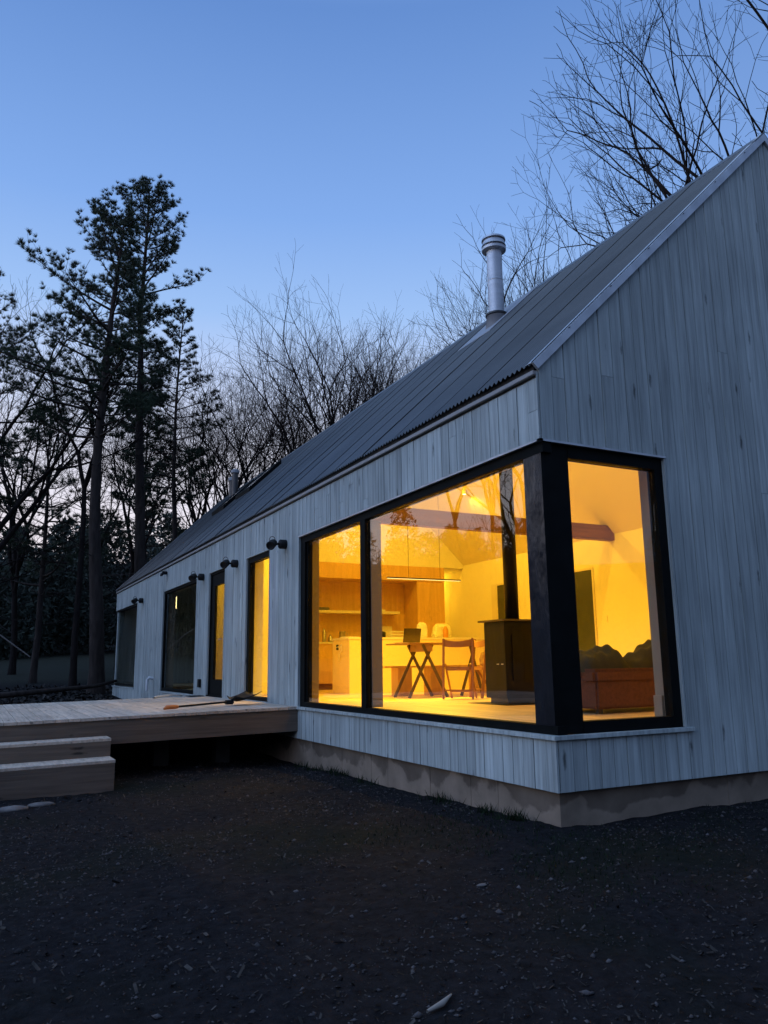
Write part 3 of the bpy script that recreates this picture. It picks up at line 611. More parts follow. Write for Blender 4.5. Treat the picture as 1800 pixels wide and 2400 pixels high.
# bench
bn = empty('bench', (0, 0, 0), 0, 'long oak bench on slab legs behind the dining table', 'bench')
obj('seat', B((2.10, 4.6, 6.93, 7.27, 1.165, 1.195), bevel=.004), IWOOD, bn)
for xx in (2.38, 3.02, 3.95): obj('leg', B((xx, xx + .27, 6.98, 7.22, F0, 1.164)), IWOOD, bn)
def chair(loc, rz, label):
    e = empty('folding_chair', loc, rz, label, 'chair', 'folding chairs at the dining table')
    for s in (-1, 1):
        bm = bmesh.new(); bar(bm, (s * .225, -.09, .90), (s * .225, -.20, 0), .03, .042, (0, 1, 0)); obj('leg', bev(bm, .004), TAN, e)
        bm = bmesh.new(); bar(bm, (s * .192, -.16, .52), (s * .192, .23, 0), .024, .036, (0, 1, 0)); obj('leg', bev(bm, .004), TAN, e)
    bm = bmesh.new(); rows = []
    for i in range(13):
        u = (i / 12 - .5) * 2; y = -.10 - .035 * (1 - u * u); zt = .885 - .03 * (1 - u * u); zb_ = .765 + .015 * u * u
        rows.append([bm.verts.new(p) for p in ((u * .21, y - .008, zb_), (u * .21, y + .008, zb_), (u * .21, y + .008, zt), (u * .21, y - .008, zt))])
    for a, b in zip(rows, rows[1:]):
        for k in range(4): bm.faces.new((a[k], a[(k + 1) % 4], b[(k + 1) % 4], b[k]))
    bm.faces.new(rows[0][::-1]); bm.faces.new(rows[-1]); obj('backrest', bm, TAN, e)
    bm = bmesh.new()
    for k in range(6): box(bm, -.18, .18, -.15 + k * .062, -.15 + k * .062 + .052, .455, .475)
    obj('seat', bev(bm, .003), TAN, e)
    obj('seat_rail', B((-.18, .18, -.17, -.152, .42, .454)), TAN, e)
    bm = bmesh.new(); bar(bm, (-.21, -.17, .13), (.21, -.17, .13), .02); bar(bm, (-.18, .17, .1), (.18, .17, .1), .02); obj('stretcher', bm, TAN, e)
    return e
chair((2.60, 5.38, F0), math.radians(-45), 'brown folding chair with its curved back towards the big window')
chair((3.12, 5.42, F0), math.radians(-100), 'brown folding chair seen side-on, half behind the wood stove')
crumple('tote_bag', (3.14, 5.42, F0 + .476), (.13, .12, .11), simple('brown_bag', (.2, .1, .05), .8), 'brown bag slumped on the side-on folding chair', 'bag', 9)
# pendant
pn = empty('pendant_lamp', (0, 0, 0), 0, 'slim linear pendant lamp hanging over the dining table', 'lamp')
bm = bmesh.new(); bar(bm, (1.80, 6.22, 2.60), (3.20, 6.22, 2.60), .03, .02); obj('light_bar', bm, simple('bar_shell', (.1, .08, .06), .4), pn)
bm = bmesh.new(); bar(bm, (1.81, 6.22, 2.586), (3.19, 6.22, 2.586), .018, .006); obj('diffuser', bm, emis('pendant_glow', (1, .7, .25), 2.2), pn)
for xx in (2.2, 2.8): one_tube('wire', [(xx, 6.22, 2.61), (xx, 6.22, 5.3)], .003, DARK, pn, 4)
# stove
sv = empty('wood_stove', (0, 0, 0), 0, 'tall black steel wood stove behind the corner window', 'stove')
obj('firebox', B((2.145, 2.85, 3.57, 4.04, F0 + .07, 1.765), bevel=.004), STOVE, sv)
obj('base', B((2.19, 2.8, 3.61, 4.0, F0, F0 + .069)), DARK, sv)
obj('top_plate', B((2.07, 2.90, 3.50, 4.08, 1.766, 1.79), bevel=.003), simple('stove_top', (.1, .075, .06), .3, .4), sv)
bm = bmesh.new(); lathe(bm, [(.095, 1.791), (.095, 5.9)], (2.47, 3.83, 0), 32); obj('flue_pipe', bm, STOVE, sv, True)
obj('door', B((2.25, 2.75, 3.555, 3.569, 1.0, 1.6), bevel=.003), STOVE, sv)
obj('handle', B((2.135, 2.144, 3.62, 3.66, 1.205, 1.215), (2.135, 2.144, 3.72, 3.76, 1.205, 1.215)), PAPER, sv)
obj('hearth_plate', B((1.95, 3.1, 3.3, 4.2, F0 + .0005, F0 + .006)), STOVE, sv)
# sofa
sf = empty('sofa', (0, 0, 0), 0, 'low brown sofa inside the gable window', 'sofa')
obj('base', B((1.63, 3.9, 1.32, 2.2, F0 + .05, 1.05), bevel=.02), SOFA, sf)
obj('back_cushion', B((1.60, 3.9, 1.30, 1.52, 1.0, 1.155), bevel=.035), SOFA, sf)
obj('seat', B((1.66, 3.88, 1.53, 2.24, 1.051, 1.12), bevel=.03), SOFA, sf)
for xx in (1.72, 3.7): obj('leg', B((xx, xx + .05, 1.4, 1.45, F0, F0 + .049)), DARK, sf)
def heap(name, cx_, cy_, z, rx, ry, h, m, label, cat, seed):
    rnd = random.Random(seed); bm = bmesh.new(); bmesh.ops.create_grid(bm, x_segments=26, y_segments=18, size=1)
    ph = [rnd.uniform(0, 6) for _ in range(6)]
    for v in bm.verts:
        x, y = v.co.x, v.co.y; e = max(0, 1 - abs(x) ** 2.6) * max(0, 1 - abs(y) ** 3)
        zz = h * e ** .6 * (1 + .14 * math.sin(5 * x + ph[0]) + .10 * math.sin(9 * x + 4 * y + ph[1]) + .06 * math.sin(17 * x - 6 * y + ph[2]))
        v.co = Vector((cx_ + x * rx, cy_ + y * ry, z + zz))
    return tag(obj(name, bm, m, None, True), label, cat)
heap('throw_blanket', 1.96, 1.66, 1.12, .31, .24, .24, THROW, 'olive blanket humped over the left end of the sofa back', 'blanket', 2)
heap('dark_jacket', 2.78, 1.66, 1.12, .43, .22, .27, simple('black_cloth', (.025, .022, .018), .9), 'near-black jacket heaped at the right end of the sofa back', 'jacket', 4)

# lamps: small cans on the ceiling slope and their light
def lamp_light(name, loc, e, size=.06, col=(1, .575, .035), parent=None, spot=None, target=None):
    d = bpy.data.lights.new(name, 'SPOT' if spot else 'POINT'); d.energy = e; d.color = col; d.shadow_soft_size = size
    o = bpy.data.objects.new(name, d); COL.objects.link(o); o.location = loc
    if spot:
        d.spot_size = math.radians(spot); d.spot_blend = .6
        v = Vector(target) - Vector(loc); o.rotation_euler = v.to_track_quat('-Z', 'Y').to_euler()
    return o
def spot_can(x, y, z, e, label):
    r = empty('ceiling_spot', (x, y, z), 0, label, 'lamp', 'small spot lamps under the sloping ceiling')
    bm = bmesh.new(); lathe(bm, [(.045, .0), (.045, .09), (.02, .1)], (0, 0, 0), 16); obj('can', bm, PAPER, r)
    bm = bmesh.new(); lathe(bm, [(.038, -.004), (.038, -.0005)], (0, 0, 0), 16); obj('bulb', bm, GLOWM, r)
    bm = bmesh.new(); bar(bm, (0, 0, .1), (0, 0, .24), .012); obj('stem', bm, PAPER, r)
    lamp_light('spot_light', (x, y, z - .02), e, .05, spot=172, target=(x, y, 0))
spot_can(5.0, 8.75, 4.75, 60, 'lit spot lamp under the rear ceiling slope near the kitchen')
spot_can(3.3, 2.0, 6.1, 270, 'unseen spot lamp added at the ridge over the sofa')  # the ridge spots are added out of view to light the room evenly
spot_can(3.3, 5.0, 6.1, 350, 'unseen spot lamp added at the ridge over the dining table')
spot_can(3.3, 8.3, 6.1, 560, 'unseen spot lamp added at the ridge over the kitchen island')
lamp_light('hall_light', (6.1, 12.6, 3.2), 48)
lamp_light('closet_light', (.8, 10.3, 3.0), 55)
lamp_light('entry_light', (.75, 8.0, 3.0), 40)
la = bpy.data.lights.new('pendant_light', 'AREA'); la.shape = 'RECTANGLE'; la.size = 1.3; la.size_y = .03; la.energy = 200; la.color = (1, .575, .035)
lo = bpy.data.objects.new('pendant_light', la); COL.objects.link(lo); lo.location = (2.5, 6.22, 2.57)
sc_ = empty('wall_sconce', (0, 0, 0), 0, 'small lit tube lamp inside the wide dark window', 'lamp')
bm = bmesh.new(); lathe(bm, [(.035, 2.74), (.035, 3.05)], (.62, 16.05, 0), 12); obj('tube', bm, GLOWM, sc_)
one_tube('wire', [(.62, 16.05, 3.05), (.62, 16.05, 3.8)], .004, DARK, sc_, 4)

# ------------------------------------------------------------------ GROUND
def nz(x, y):
    return (.5 * np.sin(1.7 * x + .6 * y + 1) + .5 * np.sin(-.9 * x + 1.9 * y) + .3 * np.sin(3.7 * x + 2.9 * y + 2) + .3 * np.sin(4.9 * y - 3.3 * x) + .15 * np.sin(9.1 * x + 7.7 * y) + .12 * np.sin(13.3 * x - 11.9 * y) + .1 * np.sin(21.7 * x + 5.1 * y + 1.3) + .1 * np.sin(-7.9 * x + 23.1 * y))
def gz(x, y):
    x = np.asarray(x, float); y = np.asarray(y, float)
    d = np.hypot(x - 1, y + 1)
    z = -.02 + .018 * nz(x, y) * np.clip(1.3 - d / 30, .3, 1)
    z = z - .03 * np.clip(-y, 0, 6) - .015 * np.clip(-x - 1, 0, 6)
    z = z + .06 * np.exp(-(np.abs(x) + 0) / .5) * ((y > 0) & (y < 6)) * 0
    z = z - .07 * np.clip(y / 5.5, 0, 1) * (y < 9)
    z = z + .05 * np.clip(x / 2.5, 0, 1) * (y < 1) * (y > -3)
    far = np.clip((y - 9) / 16, 0, None); z = z + np.where(y > 9, .5 * np.minimum(far, 1) + .055 * np.clip(y - 25, 0, 35), 0) - .07 * np.clip((y - 9) / 16, 0, 1) * 0
    R = np.hypot(x - 3, y - 10)
    z = z + 13.5 * np.clip((R - 58) / 45, 0, 1) ** 1.3 + .15 * np.sin(x * .21) * np.clip((R - 20) / 20, 0, 1)
    return z
def axis(c, lo, hi, step0, grow):
    a = [c]; s = step0
    while a[-1] < hi: s *= grow; a.append(a[-1] + s)
    b = [c]; s = step0
    while b[-1] > lo: s *= grow; b.append(b[-1] - s)
    return np.array(sorted(set(b + a)))
gx = axis(-1.5, -400, 400, .035, 1.024); gy = axis(-.5, -400, 400, .035, 1.024)
X, Y = np.meshgrid(gx, gy); rng = np.random.default_rng(3)
Z = gz(X, Y) + rng.normal(0, .0035, X.shape) * (np.hypot(X + 1, Y + 1) < 9)
nx_, ny_ = len(gx), len(gy)
V = np.stack([X, Y, Z], -1).reshape(-1, 3); i = (np.arange(ny_ - 1)[:, None] * nx_ + np.arange(nx_ - 1)[None, :]).ravel()
me = arrmesh(bpy.data.meshes.new('ground'), V, np.stack([i, i + 1, i + nx_ + 1, i + nx_], -1)); me.polygons.foreach_set('use_smooth', [True] * len(me.polygons))
tag(link('ground', me, GROUND), kind='structure')
def inhouse(x, y): return (x > -.02) & (y > -.02)
def scatter(n, xr, yr, dens=None):
    x = rng.uniform(*xr, n); y = rng.uniform(*yr, n); k = ~inhouse(x, y) & ~((x < -2.4) & (y > 4.5)); x, y = x[k], y[k]
    if dens is not None: k = rng.random(len(x)) < dens(x, y); x, y = x[k], y[k]
    return x, y
OCT = np.array([(1, 0, 0), (-1, 0, 0), (0, 1, 0), (0, -1, 0), (0, 0, 1), (0, 0, -1)], float)
OF = np.array([(0, 2, 4), (2, 1, 4), (1, 3, 4), (3, 0, 4), (2, 0, 5), (1, 2, 5), (3, 1, 5), (0, 3, 5)])
def clumps(name, x, y, size, m, flat=.5, kind='stuff', lift=.2):
    n = len(x); a = rng.uniform(0, 2 * PI, n); s = size[:, None, None]
    P = OCT[None] * rng.uniform(.6, 1.3, (n, 6, 1)) * s * np.array([1, .7, flat])
    c, q = np.cos(a), np.sin(a); X_ = P[..., 0] * c[:, None] - P[..., 1] * q[:, None]; Y_ = P[..., 0] * q[:, None] + P[..., 1] * c[:, None]
    V = np.stack([X_ + x[:, None], Y_ + y[:, None], P[..., 2] + (gz(x, y) + size * lift * flat)[:, None]], -1).reshape(-1, 3)
    F = (OF[None] + (np.arange(n) * 6)[:, None, None]).reshape(-1, 3)
    return tag(link(name, arrmesh(bpy.data.meshes.new(name), V, F), m), kind=kind)
patch = lambda x, y: .35 + .65 * (nz(x * .8 + 3, y * .8) > -.1)
x, y = scatter(52000, (-5.5, 4.5), (-4.2, 9), patch); clumps('gravel', x, y, np.clip(rng.lognormal(-5.0, .5, len(x)), .003, .028), PEB, .55)
x2, y2 = scatter(900, (-9, 6), (-4, 9)); 
# wood chips and leaves
def flats(name, x, y, size, m, up=.5):
    n = len(x); a = rng.uniform(0, 2 * PI, n); t = rng.normal(0, up, (n, 2))
    q = np.array([(-1, -.35), (1, -.35), (1, .35), (-1, .35)]) * 1.0
    P = q[None] * size[:, None, None]; c, s = np.cos(a), np.sin(a)
    X_ = P[..., 0] * c[:, None] - P[..., 1] * s[:, None]; Y_ = P[..., 0] * s[:, None] + P[..., 1] * c[:, None]
    Zz = X_ * t[:, :1] + Y_ * t[:, 1:] + (gz(x, y) + .004 + size * .25)[:, None]
    V = np.stack([X_ + x[:, None], Y_ + y[:, None], Zz], -1).reshape(-1, 3); F = (np.arange(n * 4).reshape(n, 4))
    return tag(link(name, arrmesh(bpy.data.meshes.new(name), V, F), m), kind='stuff')
x, y = scatter(45000, (-5.5, 4.5), (-4.2, 8), patch); flats('wood_chips', x, y, np.clip(rng.lognormal(-5.0, .45, len(x)), .003, .024), LEAF, .45)
x = rng.uniform(-9, 3, 9000); y = rng.uniform(11, 27, 9000); k = (x < -.2) | (y > 22); x, y = x[k], y[k]; flats('leaf_litter', x, y, rng.uniform(.03, .09, len(x)), LEAF, .5)
# grass
def blades(name, x, y, h, m):
    n = len(x); a = rng.uniform(0, 2 * PI, n); w = .003 + h * .03; l = rng.normal(0, .35, (n, 2)) * h[:, None]
    z = gz(x, y) - .005
    V = np.stack([np.stack([x - w * np.cos(a), y - w * np.sin(a), z], -1), np.stack([x + w * np.cos(a), y + w * np.sin(a), z], -1), np.stack([x + l[:, 0], y + l[:, 1], z + h], -1)], 1).reshape(-1, 3)
    return tag(link(name, arrmesh(bpy.data.meshes.new(name), V, np.arange(n * 3).reshape(n, 3)), m), kind='stuff')
cl = rng.uniform(0, 5.4, 46); X1 = np.concatenate([rng.normal(-.05, .05, 46 * 22), rng.normal(-.6, .5, 3000), rng.normal(1.4, 1.2, 2200)])
Y1 = np.concatenate([np.repeat(cl, 22) + rng.normal(0, .07, 46 * 22), rng.normal(-.1, .8, 3000), rng.normal(-.6, .5, 2200)])
H1 = np.concatenate([rng.uniform(.03, .11, 46 * 22), rng.uniform(.01, .04, 3000), rng.uniform(.01, .035, 2200)])
k = ~((X1 > .04) & (Y1 > .04)) & (nz(X1 * 1.5, Y1 * 1.5 + 2) > -.4); blades('grass', X1[k], Y1[k], H1[k], GRASS)
for (sx, sy, r, lab) in ((-3.58, 3.92, .16, 'flat pale stone lying before the lower step, cut by the frame'), (-3.30, 4.02, .13, 'small oval flat stone in the soil before the lower step'), (-1.26, -.81, .035, 'pale pebble in the soil in front of the house corner')):
    bm = bmesh.new(); bmesh.ops.create_icosphere(bm, subdivisions=2, radius=1)
    for v in bm.verts: q = 1 + random.uniform(-.1, .1); v.co = Vector((v.co.x * r * q + sx, v.co.y * r * .6 * q + sy, v.co.z * r * .22 * q + float(gz(sx, sy)) + r * .05))
    tag(obj('stone', bm, STONE, None, True), lab, 'stone')
z_ = float(gz(-2.27, -2.03)) + .012
tag(one_tube('stick', [(-2.36, -2.05, z_), (-2.28, -2.03, z_ + .006), (-2.20, -1.97, z_ + .004)], [.006, .012, .004], simple('pale_wood', (.28, .24, .2), .9)), 'short pale stick on the dark soil in the foreground', 'stick')

# ------------------------------------------------------------------ TREES
def unit(v): return v / (np.linalg.norm(v) + 1e-9)
def rot_about(d, ang, az, rnd):
    ref = np.array([0, 0, 1.]) if abs(d[2]) < .95 else np.array([1., 0, 0])
    u = unit(np.cross(d, ref)); v = np.cross(d, u)
    return unit(math.cos(ang) * d + math.sin(ang) * (math.cos(az) * u + math.sin(az) * v))
def limb(p, d, L, r0, r1, n, wob, upk, rnd):
    P = [np.array(p)]; d = np.array(d); s = L / n
    for _ in range(n):
        d = unit(d + np.array([rnd.gauss(0, wob), rnd.gauss(0, wob), rnd.gauss(0, wob * .6) + upk])); P.append(P[-1] + d * s)
    return P, list(np.linspace(r0, r1, n + 1)), d
def decid(seed, H=18, clear=.38, spread=.42, leaders=4, r=.17, dens=1.0, coarse=False, lean=0):
    """bare tree: returns (trunk Tubes, crown Tubes), base at origin"""
    rnd = random.Random(seed); tr = Tubes(); cr = Tubes()
    P, R, d = limb((0, 0, -.3), unit(np.array([lean, rnd.gauss(0, .02), 1])), clear * H + .3, r * 1.15, r * .75, 7, .03, .05, rnd)
    R[0] *= 1.35; tr.add(P, R, 8)
    top = 5 if coarse else 9
    def grow(p, d, L, r, lev, az=0):
        n = 4 if lev < 2 else (3 if lev < 6 else 2)
        r1 = max(r * .83, .0045); P, R, dd = limb(p, d, L, r, r1, n, (.055 + .008 * lev), .02 if lev < 5 else .035, rnd)
        (cr if lev else tr).add(P, R, 7 if lev < 2 else (5 if lev < 4 else (4 if lev < 6 else 3)))
        if lev >= top: return
        a0 = rnd.uniform(0, 6.28)
        if lev >= 1:   # side shoots along the limb
            for _ in range(rnd.choice((0, 1, 1)) if lev < 4 else rnd.choice((0, 0, 1)) if lev < 7 else rnd.choice((0, 0, 1))):
                f = rnd.uniform(.2, .9) * n; i_ = int(f); q = P[i_] + (P[i_ + 1] - P[i_]) * (f - i_)
                grow(q, rot_about(unit(P[i_ + 1] - P[i_]), rnd.uniform(.5, .95), rnd.uniform(0, 6.28), rnd), L * rnd.uniform(.45, .7), max(r * .42, .005), max(lev + 2, min(top, lev + 3)))
        big = rnd.uniform(.12, .3); small = rnd.uniform(.42, .75)
        grow(P[-1], rot_about(dd, big, a0, rnd), L * rnd.uniform(.78, .92), max(r1 * .90, .005), lev + 1)
        grow(P[-1], rot_about(dd, small, a0 + PI + rnd.uniform(-.5, .5), rnd), L * rnd.uniform(.62, .85), max(r1 * .68, .005), lev + (1 if rnd.random() < .75 else 2))
    for k in range(leaders):
        a = 2 * PI * k / leaders + rnd.uniform(-.5, .5); tilt = spread * rnd.uniform(.4, 1.1)
        grow(P[-1] if k < 3 else P[-2], unit(np.array([math.cos(a) * math.sin(tilt), math.sin(a) * math.sin(tilt), math.cos(tilt)])), H * (1 - clear) * .215 * rnd.uniform(.85, 1.1), r * rnd.uniform(.62, .8), 0)
    for k in range(4):   # a few lower side limbs
        f = rnd.uniform(.45, .95); q = P[int(f * 7)]; a = rnd.uniform(0, 2 * PI); grow(q, unit(np.array([math.cos(a), math.sin(a), .5])), H * .07, r * .2, 4)
    return tr, cr
VAR = []
for k, a in enumerate([dict(H=18, clear=.34, spread=.45, leaders=5), dict(H=18, clear=.42, spread=.5, leaders=4, lean=.06), dict(H=18, clear=.3, spread=.35, leaders=5, r=.15),
                       dict(H=18, clear=.5, spread=.4, leaders=3, r=.13), dict(H=18, clear=.28, spread=.6, leaders=5, r=.2), dict(H=18, clear=.45, spread=.28, leaders=3, r=.11)]):
    tr, cr = decid(100 + k, **a)
    mz = 18 / max(np.percentile(v_[:, 2], 100) for v_ in cr.v)
    for q_ in (tr, cr): q_.v = [v_ * np.array([1, 1, mz]) for v_ in q_.v]
    VAR.append((tr.mesh('trunk'), cr.mesh('crown')))
def bare_tree(v, x, y, top, label, rz=0, group='bare trees around the house', name='bare_tree', wide=1.0, m=BARKG):
    tm, cm = VAR[v]; zb = float(gz(x, y)); s = (top - zb) / 18
    e = empty(name, (x, y, zb), rz, label, 'tree', group); e.scale = (s * wide, s * wide, s)
    for nme, meh in (('trunk', tm), ('crown', cm)):
        if not meh.materials: meh.materials.append(m)
        o = bpy.data.objects.new(nme, meh); COL.objects.link(o); o.parent = e
    return e
thin = 'thin bare tree among the tangled grey trees left of the house roof'
for (v, x, y, top, lab, rz, wd) in (
    (0, 9.7, 26.2, 18.8, 'wide bare tree rising over the middle of the roof, tallest there', 0, .8),
    (1, 11.2, 26.5, 18.6, 'bare tree leaning right over the middle of the roof', 1.0, .7),
    (2, 9.4, 29.4, 19.0, 'upright bare tree just left of the wide one over the mid roof', 2.0, .7),
    (5, 8.2, 31.9, 17.6, 'slender bare tree at the left edge of the mid-roof group', .5, .8),
    (3, 15.7, 32.1, 20.0, 'smaller bare tree over the roof between the mid group and the chimney', 2.6, .75),
    (2, 18.0, 33.1, 19.3, 'faint small bare tree just left of the chimney', 4.0, .7),
    (1, 13.4, 27.5, 18.0, 'rounded bare tree halfway between the mid-roof group and the chimney', 5.0, .8),
    (4, 12.3, 29.0, 18.3, 'bare tree right of the leaning one over the mid roof', 3.6, .7),
    (0, 14.9, 17.6, 18.8, 'bushy bare tree directly right of the chimney', 3.1, .85),
    (2, 14.0, 20.2, 18.6, 'bare tree whose twigs show behind the chimney pipe', 5.2, .85),
    (4, 16.0, 15.6, 17.2, 'low spreading bare tree over the roof right of the chimney tree', 1.3, .8),
    (1, 15.2, 11.2, 15.0, 'leaning bare tree above the upper roof slope', 2.2, .8),
    (4, 13.1, 7.6, 15.2, 'large bare tree with long low limbs near the roof peak', .3, .7),
    (0, 11.2, 5.2, 19.5, 'nearest bare tree with thick limbs over the roof peak', 4.4, .8),
    (5, 7.1, 29.3, 16.4, 'slim bare tree where the far roof ridge ends', 1.9, 1.1),
    (3, -.86, 24.9, 15.6, 'dark slender bare tree with a bent trunk left of the pines', 2.4, 1.0),
    (4, -4.4, 27.0, 16.4, 'bare tree cut by the left edge of the frame', 3.3, 1.0),
    (2, -2.4, 35.0, 18.0, 'hazy bare tree behind the bent-trunk tree at far left', .2, 1.0)):
    bare_tree(v, x, y, top, lab, rz, wide=wd)
tk = [(7.8, 34.3, 17), (5.5, 28.8, 14), (6.6, 36.8, 17.4), (4.9, 33.1, 16.4), (2.4, 36.5, 16), (1.0, 34.5, 13.5),
      (6.2, 31.5, 14.5), (3.9, 38.6, 15), (12.9, 37.5, 18.0)]
for k, (x, y, top) in enumerate(tk): bare_tree((5, 3, 2, 5, 1, 3)[k % 6], x, y, top, thin, k * 1.3, 'thin bare trees left of the roof')
# trees off to the left and behind, whose reflections cross the big panes
for k, (x, y, top) in enumerate([(-11, 10, 13), (-14, 15, 14.5), (-17, 8, 15), (-15, 22, 15), (-20, 15, 16), (-9, 15, 12.5), (-18, 24, 17), (-7, -17, 13), (5, -17, 12), (-14, 2, 11)]):
    bare_tree(k % 6, x, y, top, 'bare tree seen only as a reflection of branches in the window panes', k * .9, 'bare trees mirrored in the glass')

# pines
TRI = 38
def pine(name, seed, base, H, prof, r, label, lean=(0, 0), nb=60, z0=.3, bias=None, topround=False, bare=14):
    rnd = random.Random(seed); nr = np.random.default_rng(seed)
    zb = float(gz(*base)); e = empty(name, (base[0], base[1], zb), 0, label, 'tree', 'evergreen pines left of the house')
    tr = Tubes(); br = Tubes(); T = []
    P, R, d = limb((0, 0, -.3), unit(np.array([lean[0] * .5, lean[1] * .5, 1])), H + .2, r, r * .12, 16, .02, .02, rnd)
    tp = P[-1].copy(); P = [p - np.array([tp[0], tp[1], 0]) * max(p[2], 0) / tp[2] for p in P]
    P = [p + np.array([lean[0] * (max(p[2], 0) / H) ** 1.5, lean[1] * (max(p[2], 0) / H) ** 1.5, 0]) for p in P]
    R[0] *= 1.3; tr.add(P, R, 9)
    def at(t): f = t * 16; i = min(int(f), 15); return P[i] + (P[i + 1] - P[i]) * (f - i), R[i]
    def tufts(q, dd, n, sz):
        for _ in range(n): T.append((*(q + nr.normal(0, sz * .35, 3)), *dd, sz))
    az = 0
    for k in range(nb):
        t = z0 + (1 - z0) * ((k + rnd.random()) / nb); L = prof(t) * rnd.uniform(.55, 1.15); az += 2.4 + rnd.uniform(-.6, .6)
        if bias: L *= 1 + bias(t, az)
        if L < .25: continue
        q, rr = at(min(t, .995)); rise = .05 + .75 * max(0, (t - .6)) / .4
        d0 = unit(np.array([math.cos(az), math.sin(az), rise + rnd.uniform(-.12, .15)]))
        n = 6; BP, BR, _ = limb(q, d0, L, max(.02, min(rr * .5, .014 * L + .012)), .006, n, .07, .045, rnd); br.add(BP, BR, 4)
        m = max(4, int(L * 5.5)); side = 1
        for j in range(m):
            u = .28 + .72 * (j + rnd.random() * .8) / m; f = min(u, .999) * n; i = int(f); q2 = BP[i] + (BP[i + 1] - BP[i]) * (f - i); dd = unit(BP[i + 1] - BP[i]); side = -side
            sd = unit(np.cross(dd, (0, 0, 1))) * side; d2 = unit(dd * .75 + sd * rnd.uniform(.4, 1) + np.array([0, 0, rnd.uniform(0, .45)]))
            l2 = L * .30 * (1.25 - .7 * u) * rnd.uniform(.6, 1.2) + .1
            SP, SR, d3 = limb(q2, d2, l2, .010, .004, 2, .1, .12, rnd); br.add(SP, SR, 3)
            tufts(SP[-1], d3, 3, .17); tufts(SP[1], d3, 1, .15)
            if rnd.random() < .5: tufts(q2, dd, 1, .13)
        tufts(BP[-1], dd, 3, .16)
    for k in range(bare):  # dead lower limbs
        t = rnd.uniform(.22, max(z0 + .15, .4)); q, rr = at(t); a = rnd.uniform(0, 6.28); BP, BR, _ = limb(q, unit(np.array([math.cos(a), math.sin(a), rnd.uniform(-.1, .3)])), rnd.uniform(.6, 2.2), .022, .004, 4, .12, .02, rnd); br.add(BP, BR, 3)
    T = np.array(T); n = len(T); K = TRI
    D = nr.normal(0, 1, (n, K, 3)); D /= np.linalg.norm(D, axis=2)[..., None]; D = D + T[:, None, 3:6] * .9 + np.array([0, 0, .35]); D /= np.linalg.norm(D, axis=2)[..., None]
    L = T[:, None, 6:7] * nr.uniform(.7, 1.25, (n, K, 1)); W = np.cross(D, nr.normal(0, 1, (n, K, 3))); W /= np.linalg.norm(W, axis=2)[..., None]; W *= .007 + .03 * L
    C = T[:, None, :3]; V = np.stack([C - W * .6 + 0 * D, C + W * .6, C + D * L], 2).reshape(-1, 3)
    link('trunk', tr.mesh('trunk'), BARK, e); link('branches', br.mesh('branches'), BARK, e)
    link('needles', arrmesh(bpy.data.meshes.new('needles'), V, np.arange(n * K * 3).reshape(-1, 3)), NEED, e)
    return e
def P1(t):
    return 2.1 * math.sin(min(1, (1 - t) / .22) * PI / 2) * (1 if t > .62 else .65)
pine('pine_tree', 11, (1.88, 26.5), 22.0, lambda t: max(0, (2.4 if t > .72 else 1.7) * min(1, ((1 - t) / .13 + .12)) ** .6), .27, 'tallest pine with a rounded crown, straight trunk nearest the roof end', (-.75, 0), 80, .5,
     lambda t, a: .3 * math.cos(a) if .74 < t < .80 else 0)
pine('pine_tree', 12, (-.35, 22.7), 17.3, lambda t: (.7 + 2.0 * min(1, (1 - t) / .30)) if t > .5 else 2.3, .26, 'broad pine with layered limbs and a thick trunk', (.1, 0), 74, .5,
     lambda t, a: -.35 * math.cos(a))
pine('pine_tree', 13, (3.85, 30.2), 17.2, lambda t: .5 + 1.9 * min(1, (1 - t) / .35), .17, 'shorter pine right of the tallest pine', (-.2, 0), 56, .45)
pine('pine_tree', 14, (-4.6, 26.0), 15.5, lambda t: .8 + 2.6 * min(1, (1 - t) / .4), .2, 'pine whose boughs poke in at the left edge', (0, 0), 28, .5)
pine('pine_tree', 15, (-1.9, 29.0), 11.2, lambda t: .6 + 2.3 * min(1, (1 - t) / .5), .15, 'low bushy pine below the bent-trunk tree', (0, 0), 32, .35)
pine('pine_tree', 16, (2.9, 33.5), 14.5, lambda t: .5 + 1.8 * min(1, (1 - t) / .5), .14, 'dim small pine between the tallest and the shorter pine', (0, 0), 46, .4)

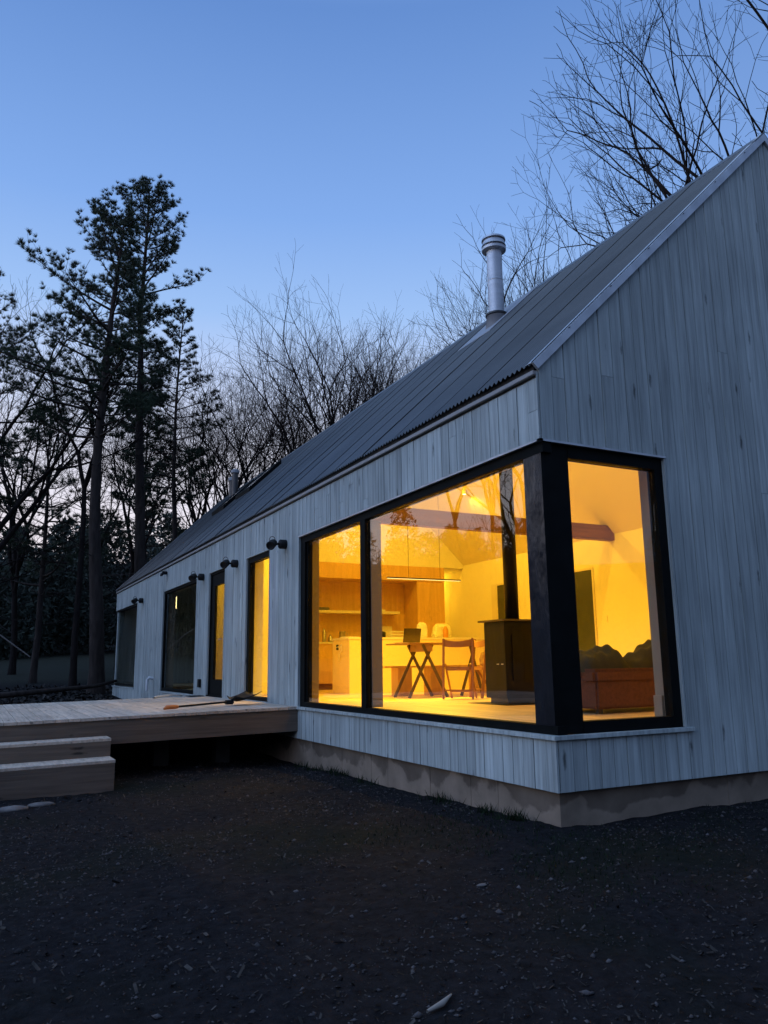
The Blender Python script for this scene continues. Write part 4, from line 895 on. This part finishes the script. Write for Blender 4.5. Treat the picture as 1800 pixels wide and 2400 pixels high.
# far wood: bare poles and dark evergreen brush in a ring, read as one mass
cv = [decid(300 + k, H=15, clear=.35, spread=.4, leaders=3, r=.15, coarse=True, dens=.8) for k in range(3)]
cvm = []
for tr, cr in cv:
    vs = np.concatenate(tr.v + cr.v); fs = np.concatenate(tr.f + [f + tr.n for f in cr.f]); cvm.append((vs, fs))
VV = []; FF = []; nv = 0; rr = random.Random(5)
for k in range(185):
    a = rr.uniform(0, 2 * PI) if k % 2 else rr.uniform(-.9, .75); R = rr.uniform(46, 80) if k % 2 else rr.uniform(42, 70)
    if k >= 120: a = rr.uniform(-1.6, -.3); R = rr.uniform(30, 50)
    x, y = 1 + R * math.sin(a), 6 + R * math.cos(a)
    vs, fs = cvm[k % 3]; s = rr.uniform(.4, .7); c, q = math.cos(k), math.sin(k)
    w = np.stack([vs[:, 0] * c - vs[:, 1] * q, vs[:, 0] * q + vs[:, 1] * c, vs[:, 2]], -1) * s + np.array([x, y, float(gz(x, y))])
    VV.append(w); FF.append(fs + nv); nv += len(w)
tag(link('far_bare_wood', arrmesh(bpy.data.meshes.new('far_bare_wood'), np.concatenate(VV), np.concatenate(FF)), BARKG), kind='stuff')
VV = []; n_ = 0
for k in range(620):
    a = rr.uniform(0, 2 * PI) if k % 3 else rr.uniform(-.7, .5); R = rr.uniform(44, 74) if k % 3 else rr.uniform(44, 66)
    if k >= 330: a = rr.uniform(-1.75, -.3); R = rr.uniform(44, 66)
    x, y = 1 + R * math.sin(a), 6 + R * math.cos(a)
    h = rr.uniform(4, 11.5) * (.75 if R < 48 else 1) * (.95 if k >= 330 else 1)
    if 0 < a < .27: h = rr.uniform(8.5, 11.5)
    m = 1500; t = rng.random(m) ** .8; rad = (1 - t) ** .6 * h * (.2 + .12 * rr.random()) + .3; aa = rng.uniform(0, 2 * PI, m); q = np.sqrt(rng.random(m)) * rad
    C = np.stack([x + q * np.cos(aa), y + q * np.sin(aa), float(gz(x, y)) + t * h], -1)
    E1 = rng.normal(0, .17, (m, 3)); E2 = rng.normal(0, .17, (m, 3)); VV.append(np.stack([C, C + E1, C + E2], 1).reshape(-1, 3))
V = np.concatenate(VV); tag(link('far_evergreen_wood', arrmesh(bpy.data.meshes.new('far_evergreen_wood'), V, np.arange(len(V)).reshape(-1, 3)), NEED2), kind='stuff')
# fallen wood on the forest floor
lg = one_tube('fallen_log', [(-6.2, 19.4, float(gz(-6.2, 19.4)) + .16), (-3.2, 20.0, float(gz(-3.2, 20)) + .22), (-.6, 20.9, float(gz(-.6, 20.9)) + .34), (1.0, 22.4, float(gz(1, 22.4)) + .62)], [.11, .09, .06, .03], BARK, None, 8)
tag(lg, 'long thin fallen log behind the deck at left', 'log')
lb = one_tube('broken_branch', [(-4.5, 27, 3.2), (-3.3, 26.6, 2.5), (-2.2, 26.2, 1.65)], [.02, .03, .02], simple('bare_wood', (.22, .19, .17), .9), None, 6)
tag(lb, 'pale broken branch slanting down in the dark wood at far left', 'branch')
